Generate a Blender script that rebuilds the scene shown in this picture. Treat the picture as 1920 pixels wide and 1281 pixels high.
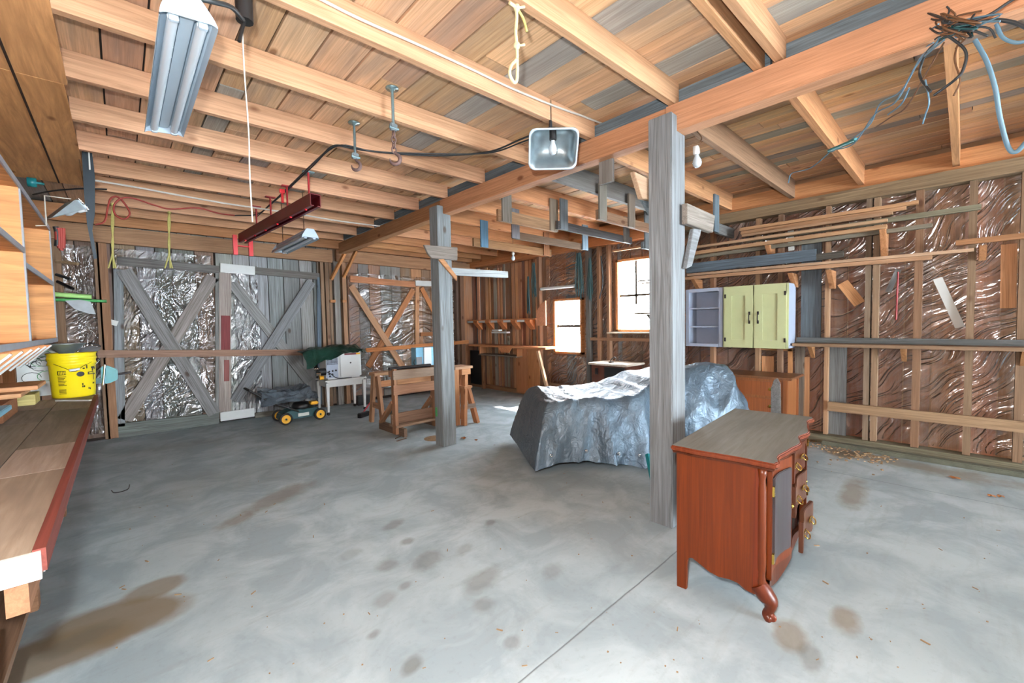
import bpy, bmesh, math, random
from mathutils import Vector, Matrix, noise
random.seed(11)
for _o in list(bpy.data.objects): bpy.data.objects.remove(_o)
S = bpy.context.scene
COL = S.collection
V = Vector

# ------------------------------------------------------------------ camera
F, PITCH, YAW, ROLL, H = 788.0, math.radians(2.65), math.radians(42.93), math.radians(-1.15), 1.5
fh = V((math.sin(YAW), math.cos(YAW), 0)); u0 = V((0, 0, 1)); r0 = V((math.cos(YAW), -math.sin(YAW), 0))
fw = fh*math.cos(PITCH) - u0*math.sin(PITCH); up1 = u0*math.cos(PITCH) + fh*math.sin(PITCH)
rt = r0*math.cos(ROLL) + up1*math.sin(ROLL); upv = -r0*math.sin(ROLL) + up1*math.cos(ROLL)
EYE = V((0, 0, H))
cd = bpy.data.cameras.new('camera'); cam = bpy.data.objects.new('camera', cd); COL.objects.link(cam)
cd.sensor_width = 36; cd.sensor_fit = 'HORIZONTAL'; cd.lens = 36*F/1920; cd.clip_start = .02; cd.clip_end = 200
cam.matrix_world = Matrix(((rt.x, upv.x, -fw.x, 0), (rt.y, upv.y, -fw.y, 0), (rt.z, upv.z, -fw.z, H), (0, 0, 0, 1)))
S.camera = cam
# measured picture point -> point of the room on a known plane (floor height, wall plane)
def ray(x, y): return fw + rt*((x-960)/F) - upv*((y-640.5)/F)
def onz(x, y, z=0.0): d = ray(x, y); return EYE + d*((z-H)/d.z)
def onx(x, y, X): d = ray(x, y); return EYE + d*(X/d.x)
def ony(x, y, Y): d = ray(x, y); return EYE + d*(Y/d.y)

# ------------------------------------------------------------------ world, sun, flash, exposure
W = bpy.data.worlds.new('sky'); S.world = W; W.use_nodes = True
bg = W.node_tree.nodes['Background']; bg.inputs[0].default_value = (.86, .94, 1, 1); bg.inputs[1].default_value = 58
sd = bpy.data.lights.new('sun', 'SUN'); sd.energy = 32.0; sd.angle = .012; sd.color = (1, .95, .86)
sun = bpy.data.objects.new('sun', sd); COL.objects.link(sun)
sun.rotation_euler = V((-.77, .17, -1)).to_track_quat('-Z', 'Y').to_euler(); sun.location = (9, 4, 6)
fd = bpy.data.lights.new('camera_flash', 'POINT'); fd.energy = 370; fd.shadow_soft_size = .035; fd.color = (1, .985, .96)
fl = bpy.data.objects.new('camera_flash', fd); COL.objects.link(fl)
fl.location = EYE - rt*.10 + upv*.23 - fw*.03
S.cycles.max_bounces = 7; S.cycles.diffuse_bounces = 4; S.cycles.glossy_bounces = 3; S.cycles.transmission_bounces = 2; S.cycles.transparent_max_bounces = 10; S.cycles.sample_clamp_indirect = 10; S.cycles.adaptive_threshold = .02
S.view_settings.view_transform = 'Standard'; S.view_settings.look = 'None'
S.view_settings.exposure = 0.06; S.view_settings.gamma = 1; S.view_settings.use_curve_mapping = False

# ------------------------------------------------------------------ materials
def lin(r, g, b):
    f = lambda c: (c/255/12.92) if c/255 <= .04045 else ((c/255+.055)/1.055)**2.4
    return (f(r), f(g), f(b), 1)
class N:
    def __init__(s, name):
        s.m = bpy.data.materials.new(name); s.m.use_nodes = True; s.t = s.m.node_tree; s.t.nodes.clear()
        s.out = s.n('ShaderNodeOutputMaterial')
    def n(s, typ, **kw):
        nd = s.t.nodes.new(typ)
        for k, v in kw.items():
            if k[0] == 'i' and k[1:].isdigit(): s.set(nd, int(k[1:]), v)
            elif k[0] == 'I': s.set(nd, k[1:].replace('_', ' '), v)
            else: setattr(nd, k, v)
        return nd
    def set(s, nd, i, v):
        if isinstance(v, bpy.types.NodeSocket): s.t.links.new(v, nd.inputs[i])
        elif isinstance(v, bpy.types.Node): s.t.links.new(v.outputs[0], nd.inputs[i])
        else: nd.inputs[i].default_value = v
    def math(s, op, a, b=None, clamp=False):
        nd = s.n('ShaderNodeMath', operation=op, i0=a, use_clamp=clamp)
        if b is not None: s.set(nd, 1, b)
        return nd.outputs[0]
    def vm(s, op, a, b=None):
        nd = s.n('ShaderNodeVectorMath', operation=op, i0=a)
        if b is not None: s.set(nd, 1, b)
        return nd.outputs[1] if op in ('LENGTH', 'DISTANCE') else nd.outputs[0]
    def mix(s, fac, a, b, mode='MIX'):
        nd = s.n('ShaderNodeMix', data_type='RGBA', blend_type=mode)
        s.set(nd, 0, fac); s.set(nd, 6, a); s.set(nd, 7, b); return nd.outputs[2]
    def noise(s, vec, scale, detail=4, rough=.55, dist=0):
        return s.n('ShaderNodeTexNoise', IVector=vec, IScale=scale, IDetail=detail, IRoughness=rough, IDistortion=dist).outputs[0]
    def ramp(s, fac, *st):
        nd = s.n('ShaderNodeValToRGB', i0=fac); e = nd.color_ramp.elements
        while len(e) < len(st): e.new(.5)
        for k, (p, c) in enumerate(st):
            e[k].position = p; e[k].color = c if isinstance(c, tuple) else (c, c, c, 1)
        return nd.outputs[0]
    def map(s, vec, loc=(0, 0, 0), rot=(0, 0, 0), sc=(1, 1, 1)):
        return s.n('ShaderNodeMapping', i0=vec, i1=loc, i2=rot, i3=sc).outputs[0]
    def princ(s, **kw):
        nd = s.n('ShaderNodeBsdfPrincipled')
        for k, v in kw.items(): s.set(nd, k.replace('_', ' '), v)
        s.t.links.new(nd.outputs[0], s.out.inputs[0]); return nd
    def bump(s, h, st=.3, d=.01): return s.n('ShaderNodeBump', IStrength=st, IDistance=d, IHeight=h).outputs[0]

def wood_mat(name, contrast=.5, rough=.75, knots=.8, grain=1.0, bump=.25, spec=.3, coat=0, gray=0.0, blotch=.35, axis=0):
    s = N(name); tc = s.n('ShaderNodeTexCoord').outputs['Object']; oi = s.n('ShaderNodeObjectInfo')
    comb = s.n('ShaderNodeCombineXYZ', i0=s.math('MULTIPLY', oi.outputs['Random'], 37), i1=s.math('MULTIPLY', oi.outputs['Random'], 91), i2=s.math('MULTIPLY', oi.outputs['Random'], 53))
    p = s.vm('ADD', tc, comb.outputs[0])
    ST = lambda a, b: (a, b, b) if axis == 0 else (b, b, a)
    g1 = s.noise(s.map(p, sc=ST(.55, 16*grain)), 2.2, 5, .6, 1.4)
    g2 = s.noise(s.map(p, sc=ST(1.2, 60*grain)), 2.5, 3, .6)
    bl = s.noise(s.map(p, sc=ST(.8, 3)), 1.7, 3, .5)
    vo = s.n('ShaderNodeTexVoronoi', IVector=s.map(p, sc=ST(2.6, 5)), IScale=1.0); vo.inputs['Randomness'].default_value = 1
    pick = s.math('GREATER_THAN', s.n('ShaderNodeSeparateColor', i0=vo.outputs[1]).outputs[0], .5)
    kn = s.math('MULTIPLY', s.ramp(vo.outputs[0], (.07, 1.0), (.15, 0.0)), pick)
    col = oi.outputs['Color']
    v = s.math('ADD', s.math('MULTIPLY', g1, .7), s.math('MULTIPLY', g2, .3))
    f = s.ramp(v, (.34, 0.0), (.66, 1.0))
    k = 1-contrast
    dark = s.mix(1, col, (k, k*.93, k*.86, 1), 'MULTIPLY'); lite = s.mix(1, col, (1.12, 1.11, 1.1, 1), 'MULTIPLY')
    c = s.mix(f, dark, lite)
    if blotch: c = s.mix(s.math('MULTIPLY', s.ramp(bl, (.48, 0.0), (.68, 1.0)), blotch), c, s.mix(1, col, (.62, .6, .6, 1), 'MULTIPLY'))
    if gray: c = s.mix(s.math('MULTIPLY', s.ramp(s.noise(s.map(p, sc=(1, 7, 7)), 1.1, 4, .6), (.45, 0.0), (.62, 1.0)), gray), c, lin(128, 124, 120))
    c = s.mix(s.math('MULTIPLY', kn, knots), c, s.mix(1, col, (.32, .22, .17, 1), 'MULTIPLY'))
    b = s.princ(Base_Color=c, Roughness=rough, Normal=s.bump(v, bump, .006)); b.inputs['Specular IOR Level'].default_value = spec
    if coat: b.inputs['Coat Weight'].default_value = coat; b.inputs['Coat Roughness'].default_value = .18
    return s.m
def plain(name, col, rough=.5, metal=0, var=.12, scale=8, bump=0, spec=.5, chip=None, chipcol=None, emit=0, stretch=(1, 1, 1)):
    s = N(name); tc = s.n('ShaderNodeTexCoord').outputs['Object']; p = s.map(tc, sc=stretch)
    n = s.noise(p, scale, 4, .6); c = lin(*col) if len(col) == 3 else col
    cc = s.mix(s.math('MULTIPLY', s.ramp(n, (.35, 0.0), (.7, 1.0)), var*2.2, True), c, s.mix(1, c, (.6, .6, .6, 1), 'MULTIPLY'))
    if chip: cc = s.mix(s.ramp(s.noise(p, scale*2.3, 5, .65), (chip, 0.0), (chip+.03, 1.0)), cc, lin(*chipcol))
    b = s.princ(Base_Color=cc, Roughness=rough, Metallic=metal)
    b.inputs['Specular IOR Level'].default_value = spec
    if bump: s.set(b, 'Normal', s.bump(s.noise(p, scale*3, 4), bump, .01))
    if emit: s.set(b, 'Emission Color', c); b.inputs['Emission Strength'].default_value = emit
    return s.m
M = {}
M['wood'] = wood_mat('sawn_wood', .38, .75, .8)
M['deck'] = wood_mat('deck_wood', .3, .8, .85, 1.2, .3, gray=.35, blotch=.3)
M['gray'] = wood_mat('weathered_wood', .55, .85, .9, 1.1, .5, blotch=.5)
M['oak'] = wood_mat('oak_finish', .35, .42, .1, 1.6, .12, .5, .15, axis=2)
M['cherry'] = wood_mat('cherry_veneer', .42, .38, .0, .9, .05, .35, .05, blotch=.5, axis=2)
M['dusty'] = wood_mat('dusty_or_sunlit_top', .2, .62, .0, .5, .05, .4, blotch=.55)  # dust on the sideboard top, painted sunlight on the small cabinet top
M['bench'] = wood_mat('bench_board', .35, .7, .1, .4, .2, blotch=.8)
M['white'] = plain('white_paint', (192, 197, 197), .5, 0, .08, 6, chip=.66, chipcol=(120, 112, 100))
M['enamel'] = plain('white_enamel', (206, 211, 212), .25, 0, .05, 5, chip=.74, chipcol=(90, 60, 40))
M['fixture'] = plain('fixture_enamel', (172, 192, 208), .22, 0, .05, 4)
M['tube'] = plain('lamp_tube_glass', (196, 210, 222), .12, 0, .02, 3)
M['bulb'] = plain('bulb_glass', (170, 182, 190), .08, 0, .02, 3)
M['galv'] = plain('galvanized_steel', (150, 165, 172), .35, .75, .2, 14)
M['zinc'] = plain('zinc_rod', (140, 170, 178), .3, .7, .15, 20)
M['chrome'] = plain('chrome', (215, 220, 222), .12, 1, .03, 8)
M['brass'] = plain('brass', (190, 160, 78), .25, .95, .15, 25)
M['iron'] = plain('dark_iron', (52, 50, 52), .5, .6, .2, 20)
M['rust'] = plain('rusty_iron', (112, 92, 90), .6, .4, .25, 25, bump=.2)
M['black'] = plain('black_plastic', (26, 27, 29), .45, 0, .1, 10)
M['rubber'] = plain('rubber', (34, 34, 35), .7, 0, .1, 12)
M['red'] = plain('red_paint', (150, 26, 34), .42, 0, .2, 9)
M['redbright'] = plain('bright_red', (205, 30, 40), .4, 0, .1, 9)
M['maroon'] = plain('maroon_steel', (104, 22, 30), .45, .1, .25, 7)
M['yellow'] = plain('yellow_plastic', (226, 205, 28), .35, 0, .06, 5, chip=.69, chipcol=(40, 40, 30))
M['wheel'] = plain('yellow_wheel', (230, 170, 30), .4, 0, .08, 10)
M['teal'] = plain('teal_paint', (20, 120, 128), .4, 0, .15, 12)
M['tealdark'] = plain('dark_teal', (18, 70, 76), .5, 0, .2, 12)
M['blue'] = plain('light_blue_paint', (120, 178, 205), .4, 0, .12, 6)
M['green'] = plain('green_tool', (72, 160, 90), .45, 0, .12, 10)
M['lime'] = plain('pale_green_tool', (165, 215, 130), .45, 0, .1, 10)
M['cabgreen'] = plain('pale_green_paint', (182, 190, 146), .5, 0, .06, 7, chip=.67, chipcol=(178, 176, 160))
M['cabgray'] = plain('blue_gray_paint', (158, 170, 190), .5, 0, .08, 6)
M['silver'] = plain('silver_gray_paint', (150, 156, 164), .55, 0, .15, 9)
M['ropey'] = plain('yellow_rope', (182, 174, 104), .8, 0, .15, 40, bump=.5)
M['rope'] = plain('cream_rope', (196, 188, 146), .8, 0, .1, 40, bump=.5)
M['cord'] = plain('white_cord', (188, 187, 180), .6, 0, .05, 20)
M['redcord'] = plain('red_cable', (150, 48, 38), .5, 0, .1, 20)
M['blackcord'] = plain('black_cable', (38, 44, 48), .5, 0, .1, 20)
M['bluecord'] = plain('blue_gray_cable', (88, 122, 142), .5, 0, .15, 20)
M['browncord'] = plain('brown_cable', (92, 62, 36), .6, 0, .15, 20)
M['foil'] = plain('foil', (205, 212, 216), .2, .9, .1, 18, bump=.8)
M['paper'] = plain('white_card', (200, 204, 202), .8, 0, .05, 6)
M['dust'] = plain('sawdust', (150, 126, 96), .95, 0, .3, 30, bump=.6)
M['leaf'] = plain('dry_leaf', (150, 100, 55), .9, 0, .2, 30)
M['concrete_sill'] = plain('old_concrete', (120, 122, 112), .95, 0, .35, 5, bump=.6)
M['dirty'] = plain('moldy_sill', (96, 98, 84), .95, 0, .5, 6, bump=.6)
M['fiber'] = plain('gray_green_fibre', (62, 92, 96), .9, 0, .3, 30, bump=.6, stretch=(1, 1, .1))
M['sawblue'] = plain('dark_blue_steel', (30, 44, 54), .45, .3, .2, 12)
M['maskgray'] = plain('gray_metal', (120, 126, 130), .45, .5, .15, 12)
M['slab'] = plain('rough_sheathing', (168, 132, 100), .9, 0, .2, 4)
M['darkgap'] = plain('dark_gap_backing', (46, 38, 34), .95, 0, .2, 6)  # dark backing colour puts the shade into the gaps between boards
M['plyw'] = wood_mat('plywood', .4, .75, .9, .35, .15, blotch=.5)

# wrinkled clear plastic sheeting
def film(name, axes, ang, haze=.04, su=1.3, sv=11, gl=.30, crumple=.05):
    s = N(name); tc = s.n('ShaderNodeTexCoord').outputs['Object']; sp = s.n('ShaderNodeSeparateXYZ', i0=tc)
    a, b = sp.outputs[axes[0]], sp.outputs[axes[1]]
    w = s.math('MULTIPLY', s.math('SUBTRACT', s.noise(tc, .9, 2, .5), .5), 1.1)
    u = s.math('ADD', s.math('MULTIPLY', a, math.cos(ang)), s.math('MULTIPLY', b, math.sin(ang)))
    v = s.math('ADD', s.math('ADD', s.math('MULTIPLY', a, -math.sin(ang)), s.math('MULTIPLY', b, math.cos(ang))), w)
    q = s.n('ShaderNodeCombineXYZ', i0=s.math('MULTIPLY', u, su), i1=s.math('MULTIPLY', v, sv)).outputs[0]
    n1 = s.noise(q, 1.0, 2, .5, .6); q2 = s.n('ShaderNodeCombineXYZ', i0=s.math('MULTIPLY', u, su*2.2), i1=s.math('MULTIPLY', v, sv*2.6)).outputs[0]; n2 = s.noise(q2, 1.0, 2, .5, .4); n3 = s.noise(tc, 16, 2, .5, .6)
    rg = s.math('POWER', s.math('SUBTRACT', 1, s.math('ABSOLUTE', s.math('MULTIPLY', s.math('SUBTRACT', n1, .5), 3.2)), True), 3)
    h = s.math('ADD', s.math('ADD', s.math('MULTIPLY', rg, .55), s.math('MULTIPLY', n2, .35)), s.math('MULTIPLY', n3, crumple))
    nb = s.bump(h, .85, .045)
    fr = s.n('ShaderNodeFresnel', IIOR=1.45, INormal=nb)
    fac = s.math('ADD', s.math('MULTIPLY', fr.outputs[0], .8), gl*.25, True)
    g = s.n('ShaderNodeBsdfGlossy', IColor=(.95, .97, 1, 1), IRoughness=.14, INormal=nb)
    d = s.n('ShaderNodeBsdfDiffuse', IColor=(.75, .78, .82, 1))
    t = s.n('ShaderNodeBsdfTransparent', IColor=(.96, .97, .97, 1))
    m1 = s.n('ShaderNodeMixShader', i0=haze, i1=t.outputs[0], i2=d.outputs[0])
    m2 = s.n('ShaderNodeMixShader', i0=fac, i1=m1.outputs[0], i2=g.outputs[0])
    s.t.links.new(m2.outputs[0], s.out.inputs[0]); return s.m
M['film'] = film('plastic_sheeting', (1, 2), math.radians(-38))
M['filmdoor'] = film('plastic_sheeting_crumpled', (0, 2), math.radians(70), .07, 3.5, 12, .4, .25)
def glass():
    s = N('window_glass'); t = s.n('ShaderNodeBsdfTransparent'); g = s.n('ShaderNodeBsdfGlossy', IRoughness=.02)
    m = s.n('ShaderNodeMixShader', i0=.06, i1=t.outputs[0], i2=g.outputs[0]); s.t.links.new(m.outputs[0], s.out.inputs[0]); return s.m
M['glass'] = glass()
# tarpaulins
def tarp(name, col, col2, rough, metal, bst=.7, sc=9):
    s = N(name); tc = s.n('ShaderNodeTexCoord').outputs['Object']
    n1 = s.noise(tc, sc, 4, .6, 1.5); n2 = s.noise(s.map(tc, sc=(1, 1, .35)), sc*2.6, 4, .6, .6); n3 = s.noise(tc, 2.0, 3, .5)
    c = s.mix(s.ramp(n3, (.35, 0.0), (.65, 1.0)), lin(*col), lin(*col2))
    wv = s.n('ShaderNodeTexChecker', IVector=tc, IScale=420)
    c = s.mix(s.math('MULTIPLY', wv.outputs[1], .06), c, (0, 0, 0, 1))
    h = s.math('ADD', s.math('MULTIPLY', n1, .8), s.math('MULTIPLY', n2, .4))
    s.princ(Base_Color=c, Roughness=rough, Metallic=metal, Normal=s.bump(h, bst, .03)); return s.m
M['tarp'] = tarp('silver_tarp', (106, 126, 142), (80, 98, 114), .38, .4)
M['tarpteal'] = tarp('teal_tarp_underside', (22, 118, 124), (16, 92, 98), .45, 0)
M['greentarp'] = tarp('dark_green_tarp', (28, 66, 56), (18, 46, 40), .32, .1)
M['darktarp'] = tarp('dark_gray_tarp', (120, 134, 146), (70, 80, 92), .34, .3)

def floor_mat():
    s = N('concrete_floor'); tc = s.n('ShaderNodeTexCoord').outputs['Object']
    big = s.noise(tc, .55, 4, .6); mid = s.noise(tc, 2.3, 5, .62, .6); fine = s.noise(tc, 26, 4, .7)
    st = s.noise(s.map(tc, rot=(0, 0, .5), sc=(1.2, 9, 1)), 1.4, 4, .6, .5)
    c = s.mix(s.ramp(mid, (.40, 0.0), (.60, 1.0)), lin(145, 161, 169), lin(173, 188, 195))
    c = s.mix(s.math('MULTIPLY', s.ramp(big, (.42, 0.0), (.64, 1.0)), .5), c, lin(134, 150, 156))
    c = s.mix(s.math('MULTIPLY', s.ramp(st, (.55, 0.0), (.75, 1.0)), .35), c, lin(132, 140, 140))
    c = s.mix(s.math('MULTIPLY', s.ramp(fine, (.55, 0.0), (.8, 1.0)), .25), c, lin(110, 115, 112))
    ed = s.noise(tc, 3.2, 4, .6); ed2 = s.noise(tc, 14, 3, .6)
    warp = s.math('ADD', s.math('MULTIPLY', s.math('SUBTRACT', ed, .5), 1.3), s.math('MULTIPLY', s.math('SUBTRACT', ed2, .5), .35))
    def blob(c, px, py, rx, ry, rot, amt, col, soft=.22, w=1.0):
        o = onz(px, py)
        q = s.vm('SUBTRACT', tc, (o.x, o.y, 0)); q = s.map(q, rot=(0, 0, -rot)); q = s.vm('MULTIPLY', q, (1/rx, 1/ry, 0))
        d = s.math('ADD', s.vm('LENGTH', q), s.math('MULTIPLY', warp, w))
        return s.mix(s.math('MULTIPLY', s.ramp(d, (.82-soft, 1.0), (.98, 0.0)), amt), c, col)
    br = lin(118, 104, 82); dk = lin(96, 94, 86)
    # oil stains (picture position, radii in metres, turn, strength)
    c = blob(c, 215, 1165, .36, .22, -.35, .85, br, .12, .3); c = blob(c, 70, 1235, .40, .20, -.1, .85, br, .15, .35); c = blob(c, 290, 1105, .17, .13, .2, .7, br, .12, .3)
    c = blob(c, 150, 1200, .2, .1, .2, .45, dk)
    c = blob(c, 530, 930, .42, .17, .6, .5, br, .3); c = blob(c, 445, 975, .2, .1, .5, .5, br, .3)
    for (px, py, rx, ry, a) in [(735, 985, .12, .07, .45), (765, 1015, .06, .05, .5), (800, 1050, .16, .1, .45), (725, 1060, .1, .09, .4), (905, 1090, .2, .1, .45), (905, 1135, .1, .08, .4),
                                (720, 1125, .1, .07, .35), (700, 1190, .05, .04, .5), (770, 1250, .07, .05, .55), (960, 1205, .06, .05, .4), (920, 980, .07, .05, .45), (870, 1030, .1, .06, .3), (580, 870, .2, .09, .3), (1035, 1075, .12, .08, .3), (655, 1040, .1, .07, .25), (540, 870, .12, .08, .35), (760, 1098, .06, .04, .4)]:
        c = blob(c, px, py, rx, ry, .4, a, dk, .35)
    c = blob(c, 1480, 1190, .13, .08, .3, .6, br, .3); c = blob(c, 1585, 1160, .14, .08, .2, .65, br, .3); c = blob(c, 1520, 1235, .12, .05, .2, .45, dk, .3)
    c = blob(c, 1600, 925, .5, .12, .1, .6, br, .35); c = blob(c, 1580, 850, .3, .25, 0, .75, lin(112, 96, 72), .3, 1.2); c = blob(c, 1800, 890, .25, .7, 0, .5, lin(120, 112, 92), .4, 1.2)
    c = blob(c, 1700, 870, .25, .8, 0, .45, lin(120, 112, 92), .4, 1.2)
    c = blob(c, 340, 835, .8, .25, 0, .35, lin(120, 122, 118), .5)
    # control joints
    sep = s.n('ShaderNodeSeparateXYZ', i0=tc); wob = s.math('MULTIPLY', s.math('SUBTRACT', s.noise(tc, 5, 3), .5), .012)
    jy = s.math('ABSOLUTE', s.math('SUBTRACT', s.math('ADD', sep.outputs[1], wob), 1.232))
    jx = s.math('ABSOLUTE', s.math('SUBTRACT', s.math('ADD', sep.outputs[0], wob), 4.945))
    jj = s.ramp(s.math('MINIMUM', jx, jy), (.0022, 1.0), (.0045, 0.0))
    c = s.mix(s.math('MULTIPLY', jj, .75), c, lin(66, 70, 70))
    hgt = s.math('SUBTRACT', s.math('ADD', s.math('MULTIPLY', fine, .4), s.math('MULTIPLY', mid, .6)), s.math('MULTIPLY', jj, .8))
    b = s.princ(Base_Color=c, Roughness=.7, Normal=s.bump(hgt, .25, .01)); b.inputs['Specular IOR Level'].default_value = .35
    return s.m
M['floor'] = floor_mat()

# ------------------------------------------------------------------ builders
MW = {}
def place(o, Mw, parent):
    if parent is not None:
        o.parent = parent; o.matrix_basis = MW[parent.name].inverted() @ Mw
    else: o.matrix_basis = Mw
    MW[o.name] = Mw
def tag(o, label=None, cat=None, group=None, kind=None):
    if label: o['label'] = label
    if cat: o['category'] = cat
    if group: o['group'] = group
    if kind: o['kind'] = kind
    return o
def thing(name, label, cat, loc=(0, 0, 0), rz=0.0, group=None, kind=None):
    o = bpy.data.objects.new(name, None); COL.objects.link(o); o.empty_display_size = .1
    place(o, Matrix.Translation(V(loc)) @ Matrix.Rotation(rz, 4, 'Z'), None); return tag(o, label, cat, group, kind)
I4 = Matrix.Identity(4)
class MB:
    def __init__(s): s.v = []; s.f = []; s.sm = []
    def add(s, vs, fs, smooth=False):
        k = len(s.v); s.v += [tuple(p) for p in vs]; s.f += [tuple(i+k for i in f) for f in fs]; s.sm += [smooth]*len(fs); return s
    def box(s, c, d, R=None, taper=None):
        x, y, z = d[0]/2, d[1]/2, d[2]/2; c = V(c)
        pts = [V((a*x, b*y, e*z)) for e in (-1, 1) for b in (-1, 1) for a in (-1, 1)]
        if taper: pts = [V((p.x*taper, p.y*taper, p.z)) if p.z < 0 else p for p in pts]
        if R is not None: pts = [R @ p for p in pts]
        return s.add([c+p for p in pts], [(0, 2, 3, 1), (4, 5, 7, 6), (0, 1, 5, 4), (2, 6, 7, 3), (0, 4, 6, 2), (1, 3, 7, 5)])
    def bar(s, a, b, w, t, n=(0, 0, 1)):
        a, b = V(a), V(b); x = (b-a); L = x.length; x.normalize(); n = V(n); y = n.cross(x)
        if y.length < 1e-4: y = V((0, 1, 0)).cross(x)
        y.normalize(); z = x.cross(y); R = Matrix((x, y, z)).transposed()
        return s.box((a+b)/2, (L, w, t), R)
    def tube(s, pts, r, n=8, cap=True, r1=None):
        pts = [V(p) for p in pts]; m = len(pts); vs = []; fs = []; pu = None
        for i, p in enumerate(pts):
            d = (pts[min(i+1, m-1)]-pts[max(i-1, 0)]).normalized()
            if pu is None:
                pu = d.orthogonal().normalized()
            else:
                pu = pu - d*pu.dot(d); pu = pu.normalized() if pu.length > 1e-5 else d.orthogonal().normalized()
            w = d.cross(pu); rr = r if r1 is None else r+(r1-r)*i/(m-1)
            if isinstance(r, (list, tuple)): rr = r[i]
            for k in range(n):
                a = 2*math.pi*k/n; vs.append(p+(pu*math.cos(a)+w*math.sin(a))*rr)
        for i in range(m-1):
            for k in range(n):
                k2 = (k+1) % n; fs.append((i*n+k, i*n+k2, (i+1)*n+k2, (i+1)*n+k))
        s.add(vs, fs, n > 4)
        if cap: s.add([vs[k] for k in range(n)], [tuple(range(n))[::-1]]); s.add(vs[-n:], [tuple(range(n))])
        return s
    def lathe(s, prof, c=(0, 0, 0), n=16, R=None, sm=True):
        c = V(c); vs = []; fs = []; m = len(prof)
        for (r, z) in prof:
            for k in range(n):
                a = 2*math.pi*k/n; p = V((r*math.cos(a), r*math.sin(a), z)); vs.append(c+(R @ p if R is not None else p))
        for i in range(m-1):
            for k in range(n): fs.append((i*n+k, i*n+(k+1) % n, (i+1)*n+(k+1) % n, (i+1)*n+k))
        s.add(vs, fs, sm); return s
    def prism(s, poly, vec, c=(0, 0, 0)):
        c = V(c); vec = V(vec); a = [c+V(p) for p in poly]; b = [p+vec for p in a]; n = len(a)
        return s.add(a+b, [tuple(range(n))[::-1], tuple(range(n, 2*n))] + [(k, (k+1) % n, n+(k+1) % n, n+k) for k in range(n)])
    def build(s, name, mat, parent=None, Mw=None, bev=0, color=None, local=True):
        me = bpy.data.meshes.new(name); me.from_pydata(s.v, [], s.f)
        me.polygons.foreach_set('use_smooth', s.sm); me.update()
        bm = bmesh.new(); bm.from_mesh(me)
        bmesh.ops.recalc_face_normals(bm, faces=bm.faces)
        if bev: bmesh.ops.bevel(bm, geom=bm.edges[:], offset=bev, segments=2, affect='EDGES', clamp_overlap=True)
        bm.to_mesh(me); bm.free()
        me.materials.append(M[mat] if isinstance(mat, str) else mat)
        o = bpy.data.objects.new(name, me); COL.objects.link(o)
        if Mw is None: Mw = MW[parent.name] if (parent is not None and local) else I4
        place(o, Mw, parent)
        if color and mat in ('wood', 'deck'):
            g_ = sum(color)/3; color = tuple(q*.86+g_*.14 for q in color)
        o.color = lin(*color) if color else (1, 1, 1, 1); return o
def board(name, a, b, w, t, mat, parent=None, n=(0, 0, 1), color=(200, 150, 110), bev=0, cuts=None):
    a, b = V(a), V(b); x = b-a; L = x.length; x.normalize(); n = V(n); y = n.cross(x)
    if y.length < 1e-4: y = x.orthogonal()
    y.normalize(); z = x.cross(y)
    Mw = Matrix.Translation((a+b)/2) @ Matrix((x, y, z)).transposed().to_4x4()
    return MB().box((0, 0, 0), (L, w, t)).build(name, mat, parent, Mw, bev, color)
def spline(pts, k=8):
    pts = [V(p) for p in pts]; out = []
    P = [pts[0]*2-pts[1]] + pts + [pts[-1]*2-pts[-2]]
    for i in range(1, len(P)-2):
        for j in range(k):
            t = j/k; a, b, c, d = P[i-1], P[i], P[i+1], P[i+2]
            out.append(.5*((2*b)+(c-a)*t+(2*a-5*b+4*c-d)*t*t+(3*b-a-3*c+d)*t**3))
    return out+[pts[-1]]
def cable(name, pts, r, mat, label=None, cat=None, parent=None, k=8, n=6, group=None):
    b = MB().tube(spline(pts, k), r, n)
    if parent is None:
        p0 = V(pts[0]); b.v = [tuple(V(q)-p0) for q in b.v]
        return tag(b.build(name, mat, None, Matrix.Translation(p0)), label, cat, group)
    return b.build(name, mat, parent, I4)
def jit(c, a=14):
    d = random.uniform(-a, a); return tuple(max(4, min(250, q+d+random.uniform(-a/3, a/3))) for q in c)
def copy_tree(o, parent=None, Mw=None):
    c = o.copy(); COL.objects.link(c)
    if parent is not None: c.parent = parent; MW[c.name] = MW[parent.name] @ c.matrix_basis
    else: place(c, Mw, None)
    for ch in list(o.children): copy_tree(ch, c)
    return c

# ================================================================== STRUCTURE
XR, YD, XL = 6.18, 8.0, -.95          # siding faces
ZC = 3.16                              # underside of ceiling boards
Y0 = -2.4                              # near end of the boards built one by one
YB = -7.0                              # unseen barn front, set far back to even out the daylight
ORANGE, TAN, BROWN, GRAYW = (212, 150, 100), (205, 160, 118), (150, 98, 68), (122, 128, 130)
fl_ = MB().box((2.6, .55, -.1), (7.4, 15.1, .2)).build('floor', 'floor'); tag(fl_, 'bare gray concrete floor with brown oil stains', 'floor', kind='structure')

def dull(c, k=.3): g = sum(c)/3; return tuple((q*(1-k)+g*k)*.93 for q in c)
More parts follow.
